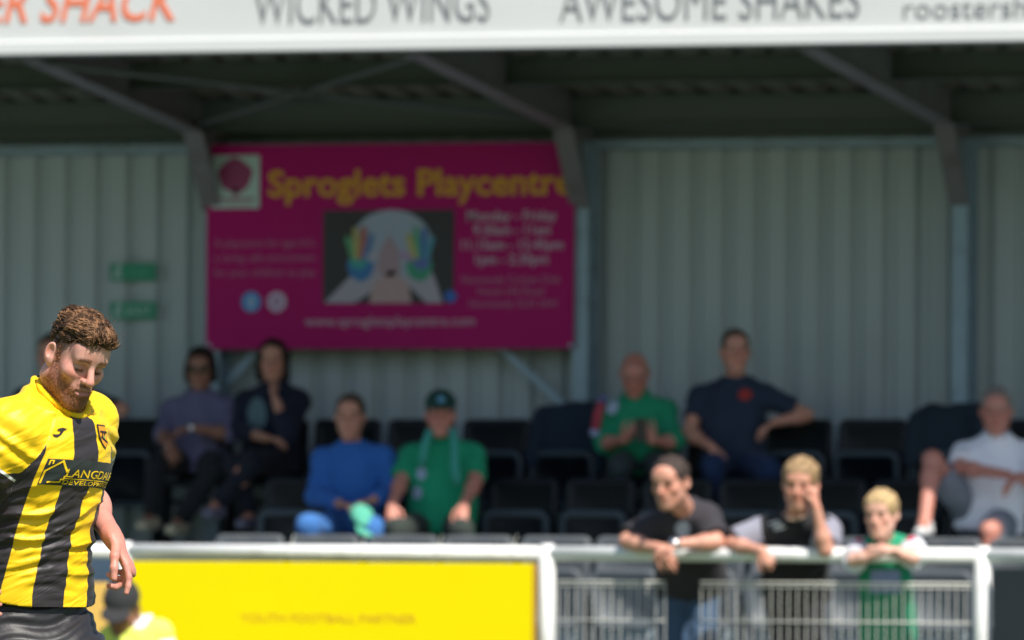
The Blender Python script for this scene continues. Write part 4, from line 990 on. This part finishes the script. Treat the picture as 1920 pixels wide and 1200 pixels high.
# head and neck
F = Field(hcp+np.array([-.20,-.20,-.27]), hcp+np.array([.20,.20,.18]), .0027)
head_prims(F, hcp, HR, HS, mouth_open=.3, wx=.88, wy=.95)
Lh = lambda x, y, z: hcp+HR@np.array([x,y,z])*HS
nb = PD(110,765,-.095)
F.cap(Lh(0,-.028,-.055), nb, .052, .056, .035)
for q in (-1, 1): F.cap(Lh(q*.05,-.03,-.07), nb+yawf(50)[1]*.05-UP*.0, .014, .012, .03)
V, Q = F.mesh(); V = relax(V, Q, 1, .3); col = np.tile(skp, (len(V),1))
BEARD = np.array((.165,.060,.023))
head_colors(V, col, hcp, HR, HS, skp, BEARD, (.075,.034,.018), (.52,.22,.19), (.16,.10,.075), .84, wx=.88, wy=.95)
qh = (V-hcp)@HR; N = normals(V, Q)
bm = np.abs(col-BEARD).sum(1) < .36
beardV, beardN = V[bm & (qh[:,1] > .0)], N[bm & (qh[:,1] > .0)]
addpiece(V, Q, col)
# arms
for (S_, E_, W_, T_, pn, th, cur) in ((sRp, eRp, wRp, PD(-44,1150,-.40), rgt*.7+dirc*-.6, 1, (30,30,32,35)), (sLp, eLp, wLp, PD(247,1074,-.06), -rgt*1.0-dirc*.15, -1, (14,42,52,58))):
    lo = np.minimum(np.minimum(S_, E_), W_)-.24; hi = np.maximum(np.maximum(S_, E_), W_)+.24
    F = Field(lo, hi, .0028 if th < 0 else .005)
    F.cap(S_, E_, .048, .038, .02); F.cap(E_, W_, .038, .0245, .02); F.ell(E_+(W_-E_)*.3, (.040,.040,.048), None, .04)
    F.cap(W_-(W_-E_)*.1, W_+unit(T_-W_)*.02, .0255, .026, .02, flat=(unit(np.cross(unit(T_-W_), np.cross(unit(T_-W_), pn))), .8))
    hand(F, W_, T_, pn, th, 40, 1.05, .3, cur)
    V, Q = F.mesh(); V = relax(V, Q, 1, .3)
    c = np.tile(skp*np.array([.98,.92,.9]), (len(V),1)); kn_ = smooth01(-np.linalg.norm(V-W_, axis=1), -.2, -.1); c = c*(1-.12*kn_[:,None]*np.array([0,1,1])); addpiece(V, Q, c)
# legs (below the picture's edge, standing on the turf)
hipc = PD(55,1165,0.0); rt_h, fw_h = yawf(27)
hRp, hLp = hipc+rt_h*.09, hipc-rt_h*.09
def gp(px_, z, dd_): p = PD(px_, 1100, dd_); return np.array([p[0], p[1], z])
kRp, kLp = gp(10,.50,.08), gp(212,.56,-.24); aRp, aLp = gp(-70,.115,.30), gp(205,.09,-.12)
lo = np.minimum(np.minimum(aRp, aLp), hipc)-.35; hi = np.maximum(np.maximum(kRp, kLp), hipc)+.35; hi[2] = hipc[2]+.2
F = Field(lo, hi, .009)
for (h0, K_, A_) in ((hRp,kRp,aRp),(hLp,kLp,aLp)):
    F.cap(h0-UP*.05, K_, .070, .056, .03); F.cap(K_, A_, .055, .036, .03); F.ell(K_+(A_-K_)*.28-fw_h*.015, (.056,.056,.09), None, .03); F.cap(A_, A_+fw_h*.13-UP*.045, .036, .028, .02)
F.cap(hRp-rt_h*.03-UP*.05, hLp+rt_h*.03-UP*.05, .075, None, .04); F.cap(hipc, PD(94,850,-.07), .085, .09, .05)
V, Q = F.mesh(); addpiece(V, Q, np.tile(skp, (len(V),1)))
fmesh('body', np.concatenate(VV), np.concatenate(FF), SKIN, pl, np.concatenate(CC))
# eyes: dark line of the lowered lids is colour; small wet eyeball under each lid
# shirt
lo = np.array([l[0] for l in LV]).min(0)-.42; hi = np.array([l[0] for l in LV]).max(0)+.42; lo[2] = LV[0][0][2]-.03; hi[2] = LV[-1][0][2]+.06
F = Field(lo, hi, .0037)
F.loft(LV, .02, 2.15, True)
for (S_, E_, fr_, nk_) in ((sRp,eRp,.60,.085),(sLp,eLp,.55,.05)):
    F.cap(LV[6][0]-UP*.0+ (S_-LV[6][0])*.35, S_, .050, .066, .05)
    c_, n_ = clipseg(S_, E_, fr_); F.cap(S_, E_, .069, .074, .05, clip=[(c_, n_)])
rt5, fw5 = yawf(50); ncen = PD(116,741,-.10); f2 = unit(fw5-UP*.80); nn = unit(UP+fw5*.80)
F.cut(ncen, nn)
V, Q = F.mesh(); N = normals(V, Q)
c_, r_, f_, A_, B_ = level(V[:,2]); rel = V-c_; x = (rel*r_).sum(1); y = (rel*f_).sum(1)
arc = np.arctan2(x/A_, y/B_)*.155
z770, z880, zhem = PD(60,772)[2], PD(60,885)[2], PD(60,1122)[2]
lim = .078+(z770-V[:,2])/(z770-z880)*.085
slv = smooth01(np.abs(x)-lim, -.004, .004)*smooth01(V[:,2]-z880, -.012, .0)
slv = np.maximum(slv, smooth01(V[:,2]-z770-.004, -.003, .003)*smooth01(np.abs(x), .06, .07))
# cuff coordinate along the right and left sleeve
ct = np.zeros(len(V))
for (S_, E_, fr_) in ((sRp,eRp,.60),(sLp,eLp,.55)):
    ax = (E_-S_)/np.linalg.norm(E_-S_)**2; t_ = ((V-S_)@ax)/fr_; dist = np.linalg.norm(V-S_-np.clip((V-S_)@ax,0,1)[:,None]*(E_-S_), axis=1)
    ct = np.maximum(ct, np.where((dist < .09) & (np.abs(x) > .13), t_, 0))
# creases: diagonal drapes round the waist, softer ones on the chest, bunching at the hem
lat = (V-ncen)@rgt; zz = V[:,2]-zhem
wa = np.exp(-((zz-.17)/.10)**2); q_ = zz*1.0-lat*.38
w1 = q_*95+1.8*np.sin(lat*14+zz*9)+.9*np.sin(lat*31-zz*17)
crease = (.0042*wa+.0014)*(1.4-2.0*np.sqrt(np.abs(np.sin(w1*.5)))+.55*np.sin(1.9*w1+2*np.sin(lat*20)))
crease += .0012*np.sin(q_*210+2.5*np.sin(lat*26+zz*40))*(.3+wa)
crease += folds(V-ncen, .0022, 30, 77, (1,1,.55))*(1-.6*wa)
arms_ = np.where(slv > .5, 1, 0); crease = crease*(1-.6*arms_)+arms_*(.0035*np.sin((V-sRp)@(unit(eRp-sRp))*70+3*np.sin(lat*22+zz*31)))
crease += .003*np.exp(-((zz-.022)/.006)**2)*0
V = V+N*(crease*smooth01(V[:,2], zhem-.02, zhem+.03))[:,None]
m, t, b = new_mat('striped_jersey'); NN = t.nodes; LL = t.links
def attr(n_): a = NN.new('ShaderNodeAttribute'); a.attribute_name = n_; return a.outputs['Fac']
def mth(op, a, b_=None, c2=None):
    n_ = NN.new('ShaderNodeMath'); n_.operation = op
    for i, v in enumerate((a, b_, c2)):
        if v is None: continue
        if isinstance(v, (int, float)): n_.inputs[i].default_value = v
        else: LL.new(v, n_.inputs[i])
    return n_.outputs[0]
pp = mth('PINGPONG', mth('ABSOLUTE', attr('arc')), .076); blk = mth('LESS_THAN', pp, .0385)
blk = mth('MULTIPLY', blk, mth('LESS_THAN', attr('slv'), .5))
cuff = mth('GREATER_THAN', attr('ct'), .84); cw = mth('MULTIPLY', mth('GREATER_THAN', attr('ct'), .79), mth('LESS_THAN', attr('ct'), .84))
blk = mth('MAXIMUM', blk, cuff)
def mixn(f_, a, b2):
    n_ = NN.new('ShaderNodeMix'); n_.data_type = 'RGBA'; LL.new(f_, n_.inputs[0])
    for i, v in ((6, a), (7, b2)):
        if isinstance(v, tuple): n_.inputs[i].default_value = (*v, 1)
        else: LL.new(v, n_.inputs[i])
    return n_.outputs[2]
LL.new(mixn(cw, mixn(blk, (.88,.55,.004), (.026,.021,.025)), (.75,.75,.72)), b.inputs['Base Color'])
b.inputs['Roughness'].default_value = .52; b.inputs['Specular IOR Level'].default_value = .45; b.inputs['Sheen Weight'].default_value = .05
tc = NN.new('ShaderNodeTexCoord'); mp = NN.new('ShaderNodeCombineXYZ'); LL.new(attr('fa'), mp.inputs[0]); LL.new(attr('fb'), mp.inputs[1]); LL.new(attr('fc'), mp.inputs[2])
nz = NN.new('ShaderNodeTexNoise'); nz.inputs['Scale'].default_value = 6; nz.inputs['Detail'].default_value = 2.5; nz.inputs['Distortion'].default_value = .7; LL.new(mp.outputs[0], nz.inputs[0])
bp = NN.new('ShaderNodeBump'); bp.inputs['Strength'].default_value = .6; bp.inputs['Distance'].default_value = .02; LL.new(nz.outputs[0], bp.inputs['Height']); LL.new(bp.outputs[0], b.inputs['Normal'])
shirt = fmesh('jersey', V, Q, m, pl, None, {'arc': arc, 'slv': slv, 'ct': ct, 'fa': (V-ncen)@unit(rgt+.5*UP), 'fb': 3.4*((V-ncen)@unit(UP-.5*rgt)), 'fc': (V-ncen)@dirc})
SB = BVHTree.FromPolygons([tuple(v) for v in V], [tuple(q) for q in Q])
YEL = cl((.86,.55,.006)); BLK = cl((.025,.022,.025)); ORG = cl((.72,.30,.02))
ring = [ncen+.068*math.cos(t_)*rt5+(.082 if math.sin(t_) > 0 else .066)*math.sin(t_)*f2+nn*(.004-.010*abs(math.sin(t_))**6*(math.sin(t_) > 0)) for t_ in [2*math.pi*i/40 for i in range(41)]]
MB().tube(ring, .0095, 10).build('collar', YEL, shirt, True)
# hem band
hb_ = MB(); hv = []
def spt(arc_, z, off):
    c_, r_, f_, A_, B_ = [q[0] if getattr(q, 'ndim', 0) > 0 and len(np.shape(q)) > 0 else q for q in level(np.array([z]))]
    th = arc_/.155; d = unit(A_*math.sin(th)*r_+B_*math.cos(th)*f_)
    h_ = SB.ray_cast(Vector(c_+d*.5), Vector(-d), 1.0)
    p = np.array(h_[0]) if h_[0] is not None else c_+d*A_
    n_ = np.array(h_[1]) if h_[1] is not None else d
    if n_@d < 0: n_ = -n_
    return p+d*off
ZP = lambda y_: PD(150, y_, -.1)[2]
def decal(name, V2, F2, off, mt, par):
    """lay a flat 2D drawing (arc metres, height metres) on the jersey"""
    return mk(name, [spt(a_, z_, off) for (a_, z_) in V2], F2, mt, par)
def grid2(a0, a1, z0, z1, n1, n2, sl_=0):
    P = [(a0+(a1-a0)*i/n1, z0+(z1-z0)*j/n2+sl_*(i/n1)) for j in range(n2+1) for i in range(n1+1)]
    return P, [(j*(n1+1)+i, j*(n1+1)+i+1, (j+1)*(n1+1)+i+1, (j+1)*(n1+1)+i) for j in range(n2) for i in range(n1)]
SLP = -.012
plate = decal('sponsor_patch', *grid2(.100, -.150, ZP(909), ZP(861), 40, 10, SLP), .0022, cl((.022,.030,.028)), shirt)
def pz(y_, a_): return ZP(y_)+SLP*(.100-a_)/.25
def stroke(pts, w, off=.0032, mt=YEL, par=plate):
    n_ = 10; P = []; Fq = []
    for (p, q) in zip(pts[:-1], pts[1:]):
        p, q = np.array(p), np.array(q); d = unit(q-p); nr = np.array([-d[1], d[0]])*w*.5; k0 = len(P)
        for i in range(n_+1):
            c = p-d*w*.3+(q-p+d*w*.6)*i/n_; P += [c+nr, c-nr]
        Fq += [(k0+2*i, k0+2*i+1, k0+2*i+3, k0+2*i+2) for i in range(n_)]
    return decal('patch_line', P, Fq, off, mt, par)
stroke([(.095,pz(906,.095)),(.095,pz(884,.095)),(.062,pz(864,.062)),(.044,pz(884,.044))], .0045)
stroke([(.092,pz(872,.092)),(.092,pz(864,.092)),(.084,pz(864,.084)),(.084,pz(870,.084))], .003)
stroke([(.080,pz(904,.08)),(.052,pz(903,.052)),(.052,pz(898,.052)),(.046,pz(898,.046)),(.046,pz(892,.046))], .004)
stroke([(.046,pz(896,.046)),(-.125,pz(897,-.125))], .0022)
for s_, a0, a1, yb_, hc_ in (('LANGDALE', .044, -.128, 893, 15.5), ('DEVELOPMENTS', .044, -.128, 906.5, 8.0)):
    v2, f2_ = text2d(s_, .004); x0, x1 = v2[:,0].min(), v2[:,0].max(); hh = hc_/720
    P = []
    for (xx, yy) in v2:
        a_ = a0+(a1-a0)*(xx-x0)/(x1-x0); P.append((a_, pz(yb_, a_)+yy/CAP*hh))
    decal('lettering', P, f2_, .0032, YEL, plate)
# maker's mark on the right breast, club crest on the left
jo = [(.098,ZP(815)),(.092,ZP(820)),(.084,ZP(821)),(.074,ZP(816)),(.066,ZP(808)),(.056,ZP(805)),(.070,ZP(803)),(.082,ZP(805)),(.086,ZP(808)),(.076,ZP(809)),(.080,ZP(815)),(.088,ZP(816))]
decal('maker_mark', jo, [tuple(range(12))], .003, BLK, shirt)
ca, cy = -.066, 818
sh_ = [(-.022,21),(.022,23),(.023,3),(.014,-14),(.0,-24),(-.014,-14),(-.022,3)]
def fan(pts, sc): return [(ca+p[0]*sc, ZP(cy)+p[1]*sc/720) for p in pts]
cr = decal('crest', fan(sh_, 1.0), [tuple(range(7))], .0024, BLK, shirt)
decal('crest_field', fan(sh_, .86), [tuple(range(7))], .0036, ORG, cr)
for q in ([(-.02,12),(.02,14),(.02,10),(-.02,8)], [(.018,2),(-.016,-12),(-.012,-16),(.02,-4)], [(-.006,10),(-.001,10),(-.001,-2),(-.006,-2)], [(.006,10),(.011,11),(.011,0),(.006,-1)]):
    decal('crest_mark', fan(q, .8), [(0,1,2,3)], .0046, BLK, cr)
decal('crest_mark', fan([(-.004,2),(.004,2),(.004,-5),(-.004,-5)], .8), [(0,1,2,3)], .005, cl((.2,.5,.08)), cr)
# shorts
F = Field(np.minimum(np.minimum(kRp, kLp), hipc)-.25, np.maximum(np.maximum(kRp, kLp), hipc)+np.array([.25,.25,.2]), .006)
F.loft([(hipc-UP*.08+fw_h*.01, rt_h, fw_h, .188, .148), (hipc-UP*.01, rt_h, fw_h, .160, .118), (PD(54,1112,0), rt_h, fw_h, .148, .104)], .03)
for (h0, K_, fr_) in ((hRp,kRp,.72),(hLp,kLp,.72)):
    c_, n_ = clipseg(h0, K_, fr_); F.cap(h0-UP*.07, K_, .098, .108, .05, clip=[(c_, n_)])
V, Q = F.mesh(); N = normals(V, Q); lat = (V-hipc)@rgt; zz = V[:,2]-hipc[2]
w1 = (zz*1.0-lat*.45)*85+2*np.sin(lat*17+zz*8); V = V+N*(.0042*np.sin(w1)+.002*np.sin(2.3*w1+2*np.sin(lat*30)))[:,None]; V = relax(V, Q, 1, .3)
sm = cloth('shorts_black', (.016,.015,.018), .5, .35); sm.node_tree.nodes['Principled BSDF'].inputs['Specular IOR Level'].default_value = .45
fmesh('shorts', V, Q, sm, pl)
for (K_, A_) in ((kRp,aRp),(kLp,aLp)):
    F = Field(np.minimum(K_, A_)-.2, np.maximum(K_, A_)+.2, .008); c_, n_ = clipseg(A_, K_, .84); F.cap(A_, K_, .045, .066, .02, clip=[(c_, n_)]); F.ell(A_+(K_-A_)*.66-fw_h*.018, (.06,.06,.09), None, .03); V, Q = F.mesh(); fmesh('sock', V, Q, BLK, pl)
    a_ = np.array([A_[0], A_[1], max(A_[2]-.05, .034)]); f_ = fw_h
    F = Field(a_-.3, a_+.3, .008); F.cap(a_-f_*.05, a_+f_*.16, .045, .040, .02, flat=(UP, .75)); F.cap(a_, a_+UP*.05, .048, .046, .02); V, Q = F.mesh(); fmesh('boot', V, Q, cl((.6,.6,.58)), pl)
# hair: solid base, then many curled tufts
F = Field(hcp-.2, hcp+.22, .004)
F.ell(Lh(0,-.008,.066), (.061,.088,.060), HR, 0); F.ell(Lh(0,.050,.092), (.047,.034,.026), HR, .025); F.ell(Lh(0,-.019,.04), (.0668,.0905,.08), HR, .01)
F.cut(Lh(0,.066,.073), unit(HR@np.array([0,.50,-.86]))); F.cut(Lh(0,-.1,.02), unit(HR@np.array([0,-.2,-.98])))
V, Q = F.mesh(); N = normals(V, Q); q = (V-hcp)@HR; V = V+N*folds(q, .003, 160, 50)[:,None]
cb = np.array((.055,.028,.016))*(1+.4*np.clip(folds(q, .5, 200, 51), -1, 1))[:,None]
hair = fmesh('hair', V, Q, HAIRM, pl, np.clip(cb, .004, 1))
g = np.random.default_rng(5)
cand = np.where(q[:,2] > .050+.012*(q[:,1] > .03))[0]
tv = []; tf = []; tcol = []
for i in g.choice(cand, 3200):
    p = V[i].copy(); n_ = N[i]; ql = q[i]
    an = 1.1*math.sin(ql[0]*62+2*math.sin(ql[1]*38))+.7*math.sin(ql[1]*55+1)+.22*g.normal()
    base = HR@np.array([math.sin(an), .35+math.cos(an), 0])
    d = unit(base-n_*(base@n_)); sd = np.cross(n_, d); ln = g.uniform(.026,.046)*(1.15 if ql[1] > .05 else 1); side = ql[2] < .074; ln *= .55 if side else 1; amp = g.uniform(.002,.0055)*(.5 if side else 1); ph = 160*(ql[0]+.6*ql[1])+g.normal()*.5; fr_ = g.uniform(.8, 1.3)
    K = 8; pts = []
    for j in range(K):
        t_ = j/(K-1); lift = .0005+(.002 if side else .0075)*math.sin(math.pi*min(1, t_*1.05))*g.uniform(.75,1.1)-.006*t_
        pts.append(p+d*ln*(t_-.25)+sd*amp*math.sin(ph+fr_*6.28*t_)+n_*(lift+.0025*math.cos(ph+fr_*6.28*t_)))
    mb = MB(); mb.tube(pts, [r0*g.uniform(.0013,.0024) for r0 in (.5,.9,1,1,.95,.8,.55,.15)], 5)
    n0 = len(tv); tv += mb.v; tf += [tuple(k_+n0 for k_ in fq) for fq in mb.f]
    cl_ = math.sin(ql[0]*120+3*math.sin(ql[1]*70))+.6*g.normal(); c0 = np.array((.085,.043,.021))*(.45 if side else 1)*(.45 if cl_ < -.5 else 1.0 if cl_ < .4 else 2.0 if cl_ < 1.1 else 3.1)
    tcol += [c0]*len(mb.v)
for i in range(70):                                # fly-away hairs at the crown and fringe
    k_ = g.choice(cand); p = V[k_]; d = unit(N[k_]*1.0+HR@g.normal(size=3)*.5); e_ = unit(g.normal(size=3)); ln = g.uniform(.015,.03)
    mb = MB(); mb.tube([p, p+d*ln*.5+e_*.002, p+d*ln+e_*.008], [.0008,.0006,.0003], 3); n0 = len(tv); tv += mb.v; tf += [tuple(a_+n0 for a_ in fq) for fq in mb.f]; tcol += [np.array((.20,.11,.06))]*len(mb.v)
o = mk('tufts', tv, tf, HAIRM, hair, True); o['kind'] = 'stuff'
at = o.data.color_attributes.new('Col', 'FLOAT_COLOR', 'POINT'); c4 = np.ones((len(tv),4), np.float32); c4[:,:3] = np.array(tcol); at.data.foreach_set('color', c4.ravel())
# beard hairs
tv = []; tf = []; tcol = []
for i in g.choice(len(beardV), 2600):
    p, n_ = beardV[i]+g.normal(size=3)*.001, beardN[i]; d = unit(n_*.8-HR[:,2]*.7+g.normal(size=3)*.5); sd = unit(np.cross(d, g.normal(size=3)))*.0007; ln = g.uniform(.003,.0065)
    n0 = len(tv); s2 = np.cross(d, sd); tv += [p+sd, p-sd*.5+s2*.87, p-sd*.5-s2*.87, p+d*ln]; tf += [(n0,n0+1,n0+3),(n0+1,n0+2,n0+3),(n0+2,n0,n0+3)]
    tcol += [np.array((.25,.095,.034))*g.choice([.35,.6,1.,1.5,2.0])]*4
o = mk('beard', tv, tf, HAIRM, pl); o['kind'] = 'stuff'
at = o.data.color_attributes.new('Col', 'FLOAT_COLOR', 'POINT'); c4 = np.ones((len(tv),4), np.float32); c4[:,:3] = np.array(tcol); at.data.foreach_set('color', c4.ravel())
